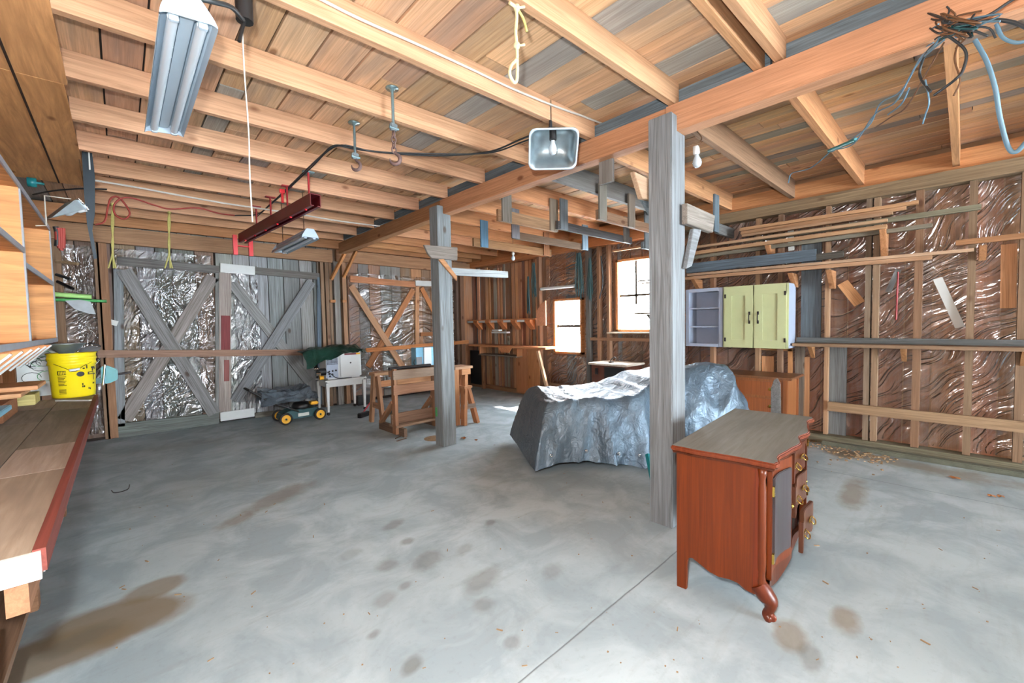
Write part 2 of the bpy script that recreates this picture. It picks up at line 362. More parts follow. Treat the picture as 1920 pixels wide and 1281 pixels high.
# ---- ceiling: deck boards and joists are parts
ceil = MB().box((2.6, 2.85, ZC+.06), (7.4, 10.5, .06)).box((2.6, -4.7, ZC+.04), (7.4, 4.6, .06)).build('ceiling', 'darkgap'); tag(ceil, 'board ceiling laid over open wooden joists', 'ceiling', kind='structure')
x = XL
while x < XR-.02:
    w = random.uniform(.15, .25) if x < 2.8 else random.uniform(.12, .19)
    w = min(w, XR-x)
    cuts = [Y0]; y = Y0+random.uniform(1.5, 4.5)
    while y < YD-.8: cuts.append(y); y += random.uniform(2.2, 4.6)
    cuts.append(YD)
    for a, b in zip(cuts, cuts[1:]):
        rr = random.random()
        c = jit((224, 180, 138), 14) if rr < .58 else jit((210, 174, 140), 14) if rr < .88 else jit((158, 156, 152), 12)
        if x > 2.9: c = tuple(q*k for q, k in zip(c, (.97, .93, .86)))
        board('ceiling_board', (x+w/2, a+.003, ZC+.0125+random.uniform(-.003, .006)), (x+w/2, b-.003, ZC+.0125+random.uniform(-.002, .006)), w-random.uniform(.006, .016), .025, 'deck', ceil, (0, 0, 1), c)
    x += w
JY = [-.62, .06, .785, 1.44, 2.16, 2.88, 3.60, 4.31, 4.98, 5.66, 6.32, 6.98, 7.55]
for y in JY:
    dz = random.uniform(-.006, .006)
    board('joist', (-.19 if y > .5 else XL+.1, y+.022+.035, ZC-.078+dz), (2.965, y+.022-.035, ZC-.078+dz), .045, .155, 'wood', ceil, (0, 0, 1), jit((204, 156, 118), 9))
    if y == .785: board('joist', (-.19, y+.12, ZC-.078), (2.965, y+.10, ZC-.078), .045, .155, 'wood', ceil, (0, 0, 1), (190, 140, 96))
    cc = random.random()
    board('joist', (3.0, y+.02, ZC-.108), (XR-.06, y+.02, ZC-.108), .05, .215, 'wood', ceil, (0, 0, 1), (150, 116, 88) if y in (1.44,) else (112, 112, 110) if y == 2.88 else jit((200, 142, 96), 12))
for a, b in zip(JY, JY[1:]):       # gray blocking between joist ends on the beam
    board('blocking', (2.99, a+.05, ZC-.09), (2.99, b-.005, ZC-.09), .035, .10, 'gray', ceil, (0, 0, 1), (112, 130, 142))
board('rim_joist', (XR-.05, Y0, 3.0), (XR-.05, YD, 3.0), .06, .20, 'wood', ceil, (0, 0, 1), (206, 142, 90))
board('wall_plate', (XR-.10, Y0, 2.83), (XR-.10, 3.2, 2.83), .16, .13, 'gray', ceil, (0, 0, 1), (138, 118, 92))
board('wall_plate', (XR-.10, 3.2, 2.83), (XR-.10, YD, 2.83), .16, .13, 'wood', ceil, (0, 0, 1), (196, 124, 72))
# plywood nailed under the joists along the left wall
for a, b, xx in ((-.5, 2.3, -.17), (2.3, 3.72, -.165), (3.72, 6.2, -.18)):
    o = board('plywood_sheet', ((xx+XL)/2, a+.004, 2.99), ((xx+XL)/2, b-.004, 2.99), xx-XL, .014, 'plyw', ceil, (0, 0, 1), jit((222, 168, 118), 8))
board('seam_strip', (-.38, -.5, 2.9815), (-.38, 6.2, 2.9815), .012, .004, 'plyw', ceil, (0, 0, 1), (60, 46, 38))  # dark strip added to draw the seam in the plywood

# ---- main beam
beam = thing('main_beam', 'long wooden main beam carrying the joists over both gray posts', 'beam', (2.9, 3.2, 2.82))
board('timber', (2.962, Y0, 2.905), (2.962, 1.47, 2.905), .125, .19, 'wood', beam, (0, 0, 1), (202, 146, 108), .004)
board('timber', (2.965, 1.475, 2.905), (2.965, 4.36, 2.905), .12, .18, 'wood', beam, (0, 0, 1), (200, 142, 102), .004)
board('timber', (2.965, 4.365, 2.90), (2.965, 7.6, 2.87), .12, .18, 'wood', beam, (0, 0, 1), (178, 128, 86), .004)

# ---- posts
def post(label, x0, x1, y0, y1, ztop, lean, col):
    t = thing('wooden_post', label, 'post', ((x0+x1)/2, (y0+y1)/2, 0), group='gray posts under the main beam')
    cx, cy = (x0+x1)/2, (y0+y1)/2
    Mp = Matrix.Translation((x0, y0, 0)) @ Matrix(((0, 1, 0), (0, 0, 1), (1, 0, 0))).to_4x4(); d = x1-x0   # local x runs up the post; the beam sits in the notch at its top
    MB().prism([(0, 0, 0), (0, d, 0), (2.81, d, 0), (2.81, .083, 0), (ztop, .083, 0), (ztop, 0, 0)], (0, 0, y1-y0)).build('shaft', 'gray', t, Mp, .006, col)
    return t
p_near = post('thick weathered gray post standing beside the carved cherry sideboard', 2.815, 3.02, 1.385, 1.56, 2.915, 0, (132, 141, 148))
p_far = post('weathered gray post standing among the sawhorses', 2.80, 2.99, 4.26, 4.44, 2.90, 0, (146, 158, 166))
MB().box((-.11, .03, .42), (.004, .035, .11)).build('paint_smear', 'green', p_far)

# ---- left wall
wl = MB().box((XL-.08, .55, 1.6), (.1, 15.1, 3.2)).build('wall_left', 'slab'); tag(wl, 'rough board wall behind the workbench', 'wall', kind='structure')
y = Y0
while y < YD:
    w = random.uniform(.2, .28)
    board('siding_board', (XL-.012, y+w/2, 0), (XL-.012, y+w/2, 3.12), w-.008, .024, 'deck', wl, (1, 0, 0), jit((150, 100, 68), 16)); y += w
for y in (2.2, 2.85, 3.5, 4.2, 4.9, 5.6, 6.3, 7.0):
    board('stud', (XL+.05, y, 0), (XL+.05, y, 2.98), .045, .09, 'wood', wl, (1, 0, 0), jit((190, 128, 80), 10))

# ---- unseen front wall added behind the camera, doorway sized to balance the daylight
wf = MB()
wf.box((.0, YB, 1.6), (2.0, .08, 3.2)).box((5.4, YB, 1.6), (1.6, .08, 3.2)).box((2.8, YB, 2.85), (3.6, .08, .7))
wf = wf.build('wall_front_added', 'slab'); tag(wf, 'unseen front wall added behind the viewer with a doorway sized for the daylight', 'wall', kind='structure')

# ---- right wall (siding, plastic sheeting, studs, girts)
WIN = [(4.72, 5.40, .88, 1.92), (3.32, 4.00, 1.30, 2.50)]
def holes(y0, y1, z0, z1):
    """split a strip y0..y1 into z spans clear of the windows"""
    sp = [(z0, z1)]
    for (a, b, c, d) in WIN:
        if y1 > a+.01 and y0 < b-.01:
            n = []
            for (p, q) in sp:
                if p < c: n.append((p, min(q, c)))
                if q > d: n.append((max(p, d), q))
            sp = n
    return sp
wr = MB()
ys = sorted([YB, YD+.1]+[w[0] for w in WIN]+[w[1] for w in WIN])
for a, b in zip(ys, ys[1:]):
    for (p, q) in holes(a, b, 0, 3.2): wr.box((XR+.055, (a+b)/2, (p+q)/2), (.06, b-a, q-p))
wr = wr.build('wall_right', 'slab'); tag(wr, 'long board wall with open studs under wrinkled clear plastic', 'wall', kind='structure')
y = Y0
edges = sorted([w[0] for w in WIN]+[w[1] for w in WIN])
while y < YD-.02:
    w = random.uniform(.17, .27); y1 = min(y+w, YD)
    for e in edges:
        if y < e-.03 and y1 > e-.06 and y1 < e+.12: y1 = e
    rr = random.random()
    c = jit((146, 98, 70), 14) if rr < .66 else jit((178, 126, 90), 12) if rr < .88 else jit((108, 114, 118), 12)
    for (p, q) in holes(y, y1, .06, 2.98): board('siding_board', (XR+.012+random.uniform(-.004, .004), (y+y1)/2, p), (XR+.012, (y+y1)/2, q), y1-y-random.uniform(.006, .016), .024, 'deck', wr, (1, 0, 0), c)
    y = y1
for k in range(26):                # battens and odd boards of the bare far end
    y = 5.45+k*.1
    if y > YD-.1: break
    if random.random() < .6: board('batten', (XR-.012, y, .08), (XR-.012, y+random.uniform(-.01, .01), random.choice((2.7, 2.75, 1.2, 2.76))), random.uniform(.04, .09), .02, 'deck', wr, (1, 0, 0), jit(random.choice(((200, 140, 96), (150, 142, 128), (214, 152, 104))), 12))
XS = XR-.09                        # stud faces lie at XS-.045
def wallpt(px, py): return onx(px, py, XS-.045)
for (tx, ty, bx, by, w, c) in [(1832, 339, 1806, 856, .055, (150, 112, 74)), (1731, 359, 1709, 842, .06, (158, 106, 66)), (1652, 425, 1629, 832, .05, (172, 130, 88)), (1636, 440, 1615, 828, .05, (150, 122, 92)),
                               (1556, 470, 1543, 818, .04, (198, 142, 92)), (1925, 330, 1908, 890, .06, (150, 108, 70))]:
    a, b = wallpt(tx, ty), wallpt(bx, by)
    y = (a.y+b.y)/2
    board('stud', (XS, y, .10), (XS, y, 2.78), w, .09, 'wood', wr, (1, 0, 0), dull(c))
for (px, w, c) in ((1010, .06, (176, 116, 76)), (1102, .08, (112, 108, 104)), (1122, .05, (190, 124, 76)), (1140, .05, (170, 112, 70)), (1226, .07, (150, 130, 112)), (1335, .05, (190, 124, 76)), (1420, .05, (196, 140, 90)), (1462, .05, (160, 112, 76))):
    y = wallpt(px, 600).y
    for (p, q) in holes(y-.02, y+.02, .1, 2.78): board('stud', (XS, y, p), (XS, y, q), w, .09, 'wood', wr, (1, 0, 0), dull(c))
for (x0, y0_, x1, y1_, w, c, xo) in [(1552, 766, 1930, 796, .105, (176, 132, 84), -.06), (1106, 634, 1235, 640, .05, (176, 116, 74), -.03), (1010, 722, 1120, 728, .05, (170, 110, 70), -.03)]:
    a, b = onx(x0, y0_, XS-.06), onx(x1, y1_, XS-.06); z = (a.z+b.z)/2
    board('girt', (XS+xo, a.y, z), (XS+xo, b.y, z), .04, w, 'wood', wr, (0, 0, 1), dull(c))
# odd boards nailed to the wall
for (x0, y0_, x1, y1_, w, mat, c) in [(1522, 445, 1520, 640, .20, 'gray', (104, 116, 124)), (1500, 640, 1500, 822, .10, 'gray', (128, 118, 108)), (1568, 650, 1566, 815, .2, 'gray', (112, 116, 118)), (1892, 458, 1890, 578, .10, 'wood', (206, 152, 108)),
                                    (1580, 530, 1612, 570, .11, 'wood', (206, 150, 100)), (1758, 522, 1800, 614, .07, 'paper', None), (1665, 548, 1685, 505, .05, 'gray', (130, 134, 136)), (1513, 670, 1512, 790, .06, 'wood', (196, 140, 96)),
                                    (1440, 668, 1440, 705, .14, 'wood', (216, 160, 112)), (1482, 655, 1482, 705, .05, 'wood', (196, 140, 88)), (1418, 652, 1486, 655, .05, 'wood', (206, 148, 96)), (1482, 420, 1484, 470, .06, 'paper', None), (1445, 455, 1440, 488, .05, 'gray', (120, 150, 165))]:
    a, b = onx(x0, y0_, XS+.03), onx(x1, y1_, XS+.03)
    board('nailed_board', a, b, w, .02, mat, wr, (1, 0, 0), c or (255, 255, 255))
MB().tube([onx(1684, 510, XS-.02), onx(1680, 600, XS-.02)], .008).build('red_stick', 'red', wr, I4)
# far-end shed boards: sill along the floor
board('floor_sill', (XR-.10, Y0, .05), (XR-.10, 2.9, .05), .16, .10, 'gray', wr, (0, 0, 1), (112, 108, 90))
board('floor_sill', (XR-.08, 2.9, .04), (XR-.08, YD, .04), .10, .08, 'wood', wr, (0, 0, 1), (150, 112, 80))
board('old_pipe_curb', (XR-.25, Y0, .025), (XR-.24, 1.1, .025), .10, .05, 'dirty', wr, (0, 0, 1), (255, 255, 255), .01)

def sheet(name, mat, parent, plane, u0_, u1_, v0_, v1_, axis, amp, ang, step=.035, skip=None, freq=7):
    """wrinkled film on an upright plane; axis 'x' = plane X const (u is Y), 'y' = plane Y const (u is X)"""
    nu, nv = max(2, int((u1_-u0_)/step)), max(2, int((v1_-v0_)/step)); vs = []; fs = []
    ca, sa = math.cos(ang), math.sin(ang)
    for i in range(nu+1):
        for j in range(nv+1):
            u = u0_+(u1_-u0_)*i/nu; v = v0_+(v1_-v0_)*j/nv
            wp = noise.noise(V((u*.8, v*.8, 3)))*.6
            p, q = u*ca+v*sa, -u*sa+v*ca+wp
            d = 1-abs(noise.noise(V((p*1.3, q*freq, 1.7))))*2; d = d*d*d if d > 0 else 0
            d += .5*noise.noise(V((u*3, v*3, 9)))
            e = amp*d
            vs.append((plane-e, u, v) if axis == 'x' else (u, plane-e, v))
    for i in range(nu):
        for j in range(nv):
            u = u0_+(u1_-u0_)*(i+.5)/nu; v = v0_+(v1_-v0_)*(j+.5)/nv
            if skip and skip(u, v): continue
            k = i*(nv+1)+j; fs.append((k, k+1, k+nv+2, k+nv+1))
    return MB().add(vs, fs, True).build(name, mat, parent, I4)
inwin = lambda u, v: any(a-.05 < u < b+.05 and c-.05 < v < d+.05 for (a, b, c, d) in WIN)
for (a, b) in ((Y0, -.02), (-.02, .98), (.98, 2.35), (2.35, 3.9), (3.9, 5.6)):
    sheet('plastic_sheet', 'film', wr, XR-.02, a, b, .12, 2.78, 'x', .016, math.radians(-38), .04, inwin, 5)

# ---- windows
def window(name, label, y0, y1, z0, z1, rows, cols, sill):
    t = thing(name, label, 'window', (XR, (y0+y1)/2, z0), kind='structure')
    f = MB()
    for (a, b, w) in (((XR+.0, y0+.02, z0), (XR+.0, y0+.02, z1), .04), ((XR+.0, y1-.02, z0), (XR+.0, y1-.02, z1), .04)): f.bar(a, b, w, .11, (1, 0, 0))
    f.bar((XR, y0, z0+.02), (XR, y1, z0+.02), .04, .11, (1, 0, 0)); f.bar((XR, y0, z1-.02), (XR, y1, z1-.02), .04, .11, (1, 0, 0))
    f.build('frame', 'wood', t, I4, color=(214, 140, 82))
    s_ = MB()
    for k in range(1, rows):
        z = z0+(z1-z0)*k/rows; s_.bar((XR+.03, y0+.03, z), (XR+.03, y1-.03, z), 0.05 if cols == 1 else .036, .03, (1, 0, 0))
    for k in range(1, cols):
        y = y0+(y1-y0)*k/cols; s_.bar((XR+.03, y, z0+(.45 if cols > 1 else 0)), (XR+.03, y, z1-.03), .032, .03, (1, 0, 0))
    s_.build('sash_bar', 'wood', t, I4, color=(70, 66, 60))
    for r in range(rows):
        for c in range(cols):
            ya, yb = y0+.03+(y1-y0-.06)*c/cols, y0+.03+(y1-y0-.06)*(c+1)/cols; za, zb = z0+.03+(z1-z0-.06)*r/rows, z0+.03+(z1-z0-.06)*(r+1)/rows
            MB().box((XR+.045, (ya+yb)/2, (za+zb)/2), (.004, yb-ya, zb-za)).build('pane', 'glass', t, I4)
    if sill: board('sill', (XR-.08, y0-.08, z0-.015), (XR-.08, y1+.1, z0-.015), .2, .025, 'wood', t, (0, 0, 1), (196, 186, 168))
    return t
window('window_1', 'small two-pane window over the far workbench, glowing white', *WIN[0], 2, 1, False)
window('window_2', 'taller window with thin crossed bars beside the near post, glowing white', *WIN[1], 2, 2, True)

# ---- back wall with the barn doors
D = lambda px, py: ony(px, py, YD-.10)
DX = lambda px, py=640: D(px, py).x
wb = MB().box((2.6, YD+.06, 1.6), (7.4, .06, 3.2)).build('wall_back', 'darkgap'); tag(wb, 'back wall of upright boards holding the barn doors', 'wall', kind='structure')
def siding(parent, x0, x1, z0, z1, pal, y=YD, wr_=(.16, .24), name='siding_board', mat='deck', gap=.010):
    x = x0
    while x < x1-.02:
        w = min(random.uniform(*wr_), x1-x)
        if x1-x-w < .06: w = x1-x
        board(name, (x+w/2, y+.012+random.uniform(-.003, .003), z0), (x+w/2, y+.012, z1), w-gap*random.uniform(.5, 1.2), .022, mat, parent, (0, 1, 0), jit(random.choice(pal), 12)); x += w
xd = [DX(218), DX(412), DX(433), DX(603), DX(656, 600), DX(862, 600)]
siding(wb, XL, xd[0], .04, 3.14, [(150, 96, 66), (110, 92, 84), (132, 100, 80)])
siding(wb, xd[0], xd[3], 2.68, 3.14, [(120, 122, 122)]); siding(wb, xd[3], xd[4], .04, 3.14, [(128, 116, 104), (150, 120, 92)])
siding(wb, xd[4], XR, 2.6, 3.14, [(150, 100, 70)]); siding(wb, xd[5], XR, .04, 2.6, [(140, 84, 56), (120, 80, 60), (156, 104, 70)])
for (x0, x1, c) in ((XL, 2.88, (186, 128, 78)), (2.95, XR, (196, 132, 80))):
    board('header', (x0, YD-.12, 2.785), (x1, YD-.12, 2.755), .08, .22, 'wood', wb, (0, 0, 1), dull(c), .004)
board('frieze_board', (XL, YD-.10, 3.02), (XR, YD-.10, 3.02), .05, .22, 'wood', wb, (0, 0, 1), (176, 122, 78))
# frame members in front of the wall
for (tx, ty, bx, by, w, c, mat) in [(197, 450, 205, 815, .10, (178, 116, 70), 'wood'), (189, 452, 192, 820, .05, (150, 110, 76), 'wood'), (112, 460, 112, 730, .10, (150, 108, 70), 'wood'),
                                   (607, 492, 609, 760, .055, (170, 128, 88), 'wood'), (616, 492, 617, 760, .055, (158, 116, 78), 'wood'), (634, 470, 635, 765, .10, (150, 150, 146), 'gray'), (649, 500, 649, 750, .075, (196, 138, 90), 'wood'), (868, 515, 868, 735, .10, (150, 96, 62), 'wood'), (858, 530, 860, 740, .06, (120, 92, 76), 'gray')]:
    a, b = D(tx, ty), D(bx, by); xx = (a.x+b.x)/2
    board('stud', (xx, YD-.06, .02), (xx, YD-.06, 2.68), w, .10, mat, wb, (0, 1, 0), dull(c))
for (x0, y0_, x1, y1_) in ((618, 565, 628, 565), (641, 565, 648, 565)):
    board('block', D(x0, y0_), D(x1, y1_), .05, .08, 'wood', wb, (0, 1, 0), (190, 130, 80))
for (x0, y0_, x1, y1_) in ((652, 464, 621, 524), (668, 470, 644, 520)):
    a, b = ony(x0, y0_, YD-.45), ony(x1, y1_, YD-.18)
    board('knee_brace', a, b, .07, .04, 'wood', wb, (1, 0, 0), (206, 140, 82))
board('rail', ony(183, 664, YD-.16), ony(578, 661, YD-.16), .035, .10, 'wood', wb, (0, 0, 1), (150, 118, 100))
board('rail', ony(686, 657, YD-.16), ony(878, 641, YD-.16), .035, .08, 'wood', wb, (0, 0, 1), (190, 120, 66))
MB().box(tuple(D(208, 604)), (.14, .012, .07), Matrix.Rotation(.35, 3, 'Y')).build('notice_card', 'paper', wb, I4)

def leaf(name, label, x0, x1, pal, film=None):
    t = thing(name, label, 'door', ((x0+x1)/2, YD, 0), kind='structure')
    siding(t, x0+.01, x1-.01, .06, 2.68, pal, YD-.01, (.19, .27), 'door_board', 'gray' if pal[0][0] < 175 and pal[0][0]-pal[0][2] < 20 else 'deck', .014)
    return t
GR = [(150, 156, 160), (128, 134, 138), (164, 168, 170)]
d1 = leaf('door_1', 'gray barn door leaf under silvery plastic with crossed braces, left of the red-painted batten', xd[0], xd[1], [(136, 140, 142), (116, 118, 118), (140, 120, 104)])
d2 = leaf('door_2', 'gray barn door leaf of bare boards with crossed braces, right of the red-painted batten', xd[1], xd[3], GR)
d3 = leaf('door_3', 'orange-brown barn door leaf under clear plastic behind the sawhorses', xd[4], xd[5], [(178, 128, 92), (150, 118, 96), (128, 128, 126)])
def dmem(parent, name, x0, y0_, x1, y1_, w, c, mat='gray', off=.0, t=.03):
    a, b = ony(x0, y0_, YD-.05-off), ony(x1, y1_, YD-.05-off)
    return board(name, a, b, w, t, mat, parent, (0, 1, 0), c, .003)
sheet('plastic_sheet', 'filmdoor', d1, YD-.03, xd[0]+.02, xd[1]-.04, .2, 2.62, 'y', .02, math.radians(70), .035, None, 9)
sheet('plastic_sheet', 'filmdoor', d2, YD-.03, xd[2]-.02, xd[2]+.42, .15, 2.5, 'y', .02, math.radians(75), .035, None, 9)
sheet('plastic_sheet', 'film', d3, YD-.03, xd[4]+.02, xd[5]-.1, .2, 2.5, 'y', .018, math.radians(20), .04, None, 8)
sheet('plastic_sheet', 'filmdoor', wb, YD-.03, DX(120), DX(190), .1, 2.62, 'y', .022, math.radians(55), .03, None, 9)
dmem(d1, 'top_rail', 219, 489, 411, 506, .12, (112, 112, 112)); dmem(d1, 'brace', 399, 519, 233, 788, .17, (146, 142, 140)); dmem(d1, 'brace', 232, 506, 402, 776, .17, (132, 134, 136), 'gray', .035)
dmem(d1, 'bottom_rail', 219, 808, 411, 786, .2, (110, 118, 116)); dmem(d1, 'stile', 222, 505, 226, 800, .10, (136, 144, 150)); dmem(d1, 'stile', 408, 512, 408, 775, .06, (138, 142, 142))
dmem(d2, 'batten', 422, 512, 422, 772, .16, (164, 156, 152), 'gray', .02)
dmem(d2, 'red_paint_patch', 423, 592, 423, 660, .12, (128, 58, 62), 'wood', .036, .004); dmem(d2, 'red_paint_patch', 425, 675, 425, 715, .07, (150, 90, 88), 'wood', .036, .004)
dmem(d2, 'top_rail', 470, 507, 602, 519, .12, (112, 112, 110)); dmem(d2, 'brace', 435, 530, 580, 716, .16, (140, 144, 146)); dmem(d2, 'brace', 584, 528, 441, 752, .16, (132, 138, 144), 'gray', .035)
dmem(d2, 'stile', 598, 520, 599, 758, .07, (112, 132, 150)); dmem(d2, 'bottom_rail', 478, 782, 602, 768, .14, (120, 120, 112))
for nm, (x0, y0_, x1, y1_) in {'a': (413, 502, 478, 508), 'b': (413, 782, 477, 773)}.items(): dmem(d2, 'white_board', x0, y0_, x1, y1_, .14, (255, 255, 255), 'white', .05, .02)
dmem(d3, 'top_rail', 656, 523, 779, 534, .12, (196, 132, 92), 'wood'); dmem(d3, 'brace', 775, 543, 690, 688, .12, (178, 118, 74), 'wood'); dmem(d3, 'brace', 658, 536, 756, 690, .12, (178, 136, 102), 'wood', .035)
dmem(d3, 'batten', 782, 538, 782, 690, .09, (190, 140, 100), 'wood', .01); dmem(d3, 'brace', 790, 540, 838, 632, .10, (198, 128, 76), 'wood', .02); dmem(d3, 'white_board', 779, 531, 810, 532, .11, (255, 255, 255), 'white', .05, .02)
dmem(d3, 'patch_board', 788, 627, 815, 626, .08, (150, 96, 56), 'wood', .02)
# corner brackets below the far rail

# ================================================================== FURNITURE AND LARGE THINGS
def facemat(o, mat, test):
    o.data.materials.append(M[mat])
    for p in o.data.polygons:
        if test(p): p.material_index = len(o.data.materials)-1
# ---- carved cherry sideboard
CH, CHD = (106, 45, 5), (76, 31, 5)
sb = thing('sideboard', 'carved cherry sideboard with dusty top and curved legs beside the near post', 'sideboard', (2.255, .64, 0), math.radians(4.6))
LX, DY, HZ = 1.2, .43, .80
def yf(x):      # serpentine front
    t = x/LX; return -.012-.032*math.sin(math.pi*min(1, max(0, (t-.08)/.84)))-.012*math.cos(t*6*math.pi)*(0 < t < 1)
def side(x0, nm):
    pr = [(.43, 0), (.43, .775), (.012, .775), (.012, .125), (.05, .118), (.085, .125), (.12, .145), (.16, .148), (.21, .14), (.26, .15), (.31, .175), (.345, .192), (.365, .185), (.372, .16), (.378, 0)]
    return MB().prism([(x0, a, b) for a, b in pr], (.022, 0, 0)).build(nm, 'cherry', sb, bev=.002, color=CH)
sp = side(0, 'side_panel'); side(LX-.022, 'side_panel')
# grain runs upright: give the veneer its own turned mesh space
MB().box((LX/2, .42, .46), (LX-.05, .012, .62)).build('back_panel', 'oak', sb, color=(150, 110, 80))
n = 60; ol = []
for k in range(n+1):
    x = -.022+(LX+.044)*k/n; ol.append((x, yf(min(LX, max(0, x)))-.030-.006*math.cos(k/n*10*math.pi)))
for k in range(1, 9): ol.append((LX+.022+.006*math.sin(k/8*math.pi*2), -.02+(.455+.02)*k/8-.0))
for k in range(0, 9): ol.append((-.022-.010*math.sin(k/8*math.pi*2)*(k > 1)*.6, .455-(.455+.02)*k/8))
tp = MB().prism([(a, b, .776) for a, b in ol], (0, 0, .026)).build('top', 'cherry', sb, bev=.006, color=(112, 50, 22))
facemat(tp, 'dusty', lambda p: p.normal.z > .9)
tp.color = lin(112, 50, 22)
tp2 = MB().prism([(a*.985+.009, b*.965+.008, .8022) for a, b in ol], (0, 0, .0012)).build('dust_film', 'dusty', tp, color=(118, 122, 120))
MB().prism([(a*.99+.006, b*.97+.006, .762) for a, b in ol], (0, 0, .014)).build('top_molding', 'cherry', sb, bev=.004, color=CHD)
def front(x0, x1, z0, z1, name, d=.02, col=CH, off=0, par=None, mat='cherry'):
    m = MB(); k = 10; a = []; 
    pts = [(x0+(x1-x0)*i/k) for i in range(k+1)]
    poly = [(x, yf(x)+off, z0) for x in pts]+[(x, yf(x)+off+d, z0) for x in reversed(pts)]
    return m.prism(poly, (0, 0, z1-z0)).build(name, mat, par or sb, MW[sb.name], bev=.003, color=col)
front(.03, LX-.03, .165, .76, 'carcass_front', .02, (70, 32, 22), .03)
# shaped apron
k = 40; ap = []
for i in range(k+1):
    x = .03+(LX-.06)*i/k; ap.append((x, yf(x)+.006, .12+.03*math.cos(i/k*math.pi*6)+(.03 if abs(i/k-.5) < .12 else 0)))
apm = MB(); vs = [p for p in ap]+[(p[0], p[1], .2) for p in ap]+[(p[0], p[1]+.02, p[2]) for p in ap]+[(p[0], p[1]+.02, .2) for p in ap]; q = k+1
fs = []
for i in range(k): fs += [(i, i+1, q+i+1, q+i), (2*q+i, 3*q+i, 3*q+i+1, 2*q+i+1), (i, 2*q+i, 2*q+i+1, i+1), (q+i, q+i+1, 3*q+i+1, 3*q+i)]
apm.add(vs, fs).build('apron', 'cherry', sb, color=CHD)
for cx in (.012, LX-.012):         # rounded corner posts with a carved drop
    MB().lathe([(.0, .13), (.018, .135), (.020, .2), (.016, .23), (.020, .26), (.020, .66), (.015, .70), (.020, .73), (.022, .76), (0, .762)], (cx, .016, 0), 14).build('corner_post', 'cherry', sb, color=(100, 42, 6))
def pull(par, x, z, off):
    y = yf(x)+off
    t = MB().box((x, y-.003, z), (.05, .004, .028)).box((x-.038, y-.003, z), (.02, .004, .02)).box((x+.038, y-.003, z), (.02, .004, .02)).build('pull_plate', 'brass', par, MW[sb.name], bev=.0015)
    MB().tube(spline([(x-.036, y-.008, z+.004), (x-.034, y-.022, z-.012), (x, y-.028, z-.02), (x+.034, y-.022, z-.012), (x+.036, y-.008, z+.004)], 4), .0032, 6).build('bail', 'brass', t, MW[sb.name])
for (x0, x1, hinge) in ((.045, .40, .05), (.80, LX-.045, LX-.05)):
    dr = front(x0, x1, .19, .745, 'door', .022, CH, .0)
    front(x0+.05, x1-.05, .25, .69, 'door_panel', .012, (66, 62, 66) if x0 < .5 else CHD, -.012, dr)
    for z in (.30, .64): MB().box((hinge+(.01 if x0 < .5 else -.01), yf(hinge)-.004, z), (.02, .01, .05)).build('hinge', 'brass', dr, MW[sb.name])
    xk = x1-.03 if x0 < .5 else x0+.03
    MB().lathe([(0, 0), (.012, .002), (.014, .01), (0, .016)], (xk, yf(xk)-.002, .47), 10, Matrix.Rotation(math.pi/2, 3, 'X')).build('knob', 'brass', dr, MW[sb.name])
for j, (z0, z1, off) in enumerate(((.575, .745, -.006), (.385, .56, -.014), (.20, .372, -.05))):
    dw = front(.415, .785, z0, z1, 'drawer', .022, (84, 50, 34) if j else CHD, off)
    if off < -.05: MB().box((.60, yf(.6)+.045, (z0+z1)/2-.02), (.33, .12, .1)).build('drawer_box', 'oak', dw, MW[sb.name], color=(206, 176, 130))
    for x in (.49, .71): pull(dw, x, (z0+z1)/2, off)
for cx in (.02, LX-.02):           # cabriole front legs
    lg = MB().tube(spline([(cx, .03, .17), (cx, .0, .13), (cx, -.022, .10), (cx, -.018, .06), (cx, -.004, .035), (cx, -.014, .016), (cx, -.03, .012)], 5), [.040, .041, .042, .042, .042, .041, .040, .039, .038, .036, .034, .031, .028, .026, .024, .022, .021, .020, .019, .018, .018, .019, .020, .021, .022, .023, .023, .022, .020, .016, .011], 12)
    lo = lg.build('leg', 'cherry', sb, color=(92, 36, 10))
    MB().lathe([(0, -.009), (.02, -.008), (.024, 0), (.02, .008), (0, .009)], (cx, -.026, .024), 12, Matrix.Rotation(math.pi/2, 3, 'Y')).build('scroll_foot', 'cherry', lo, MW[sb.name], color=(112, 50, 32))
MB().prism([(-.002, a, b) for a, b in [(.05, .14), (.05, .70), (.04, .73), (.06, .75), (.028, .755), (.028, .14)]], (.004, 0, 0)).build('carved_stile', 'cherry', sb, color=(104, 40, 9))

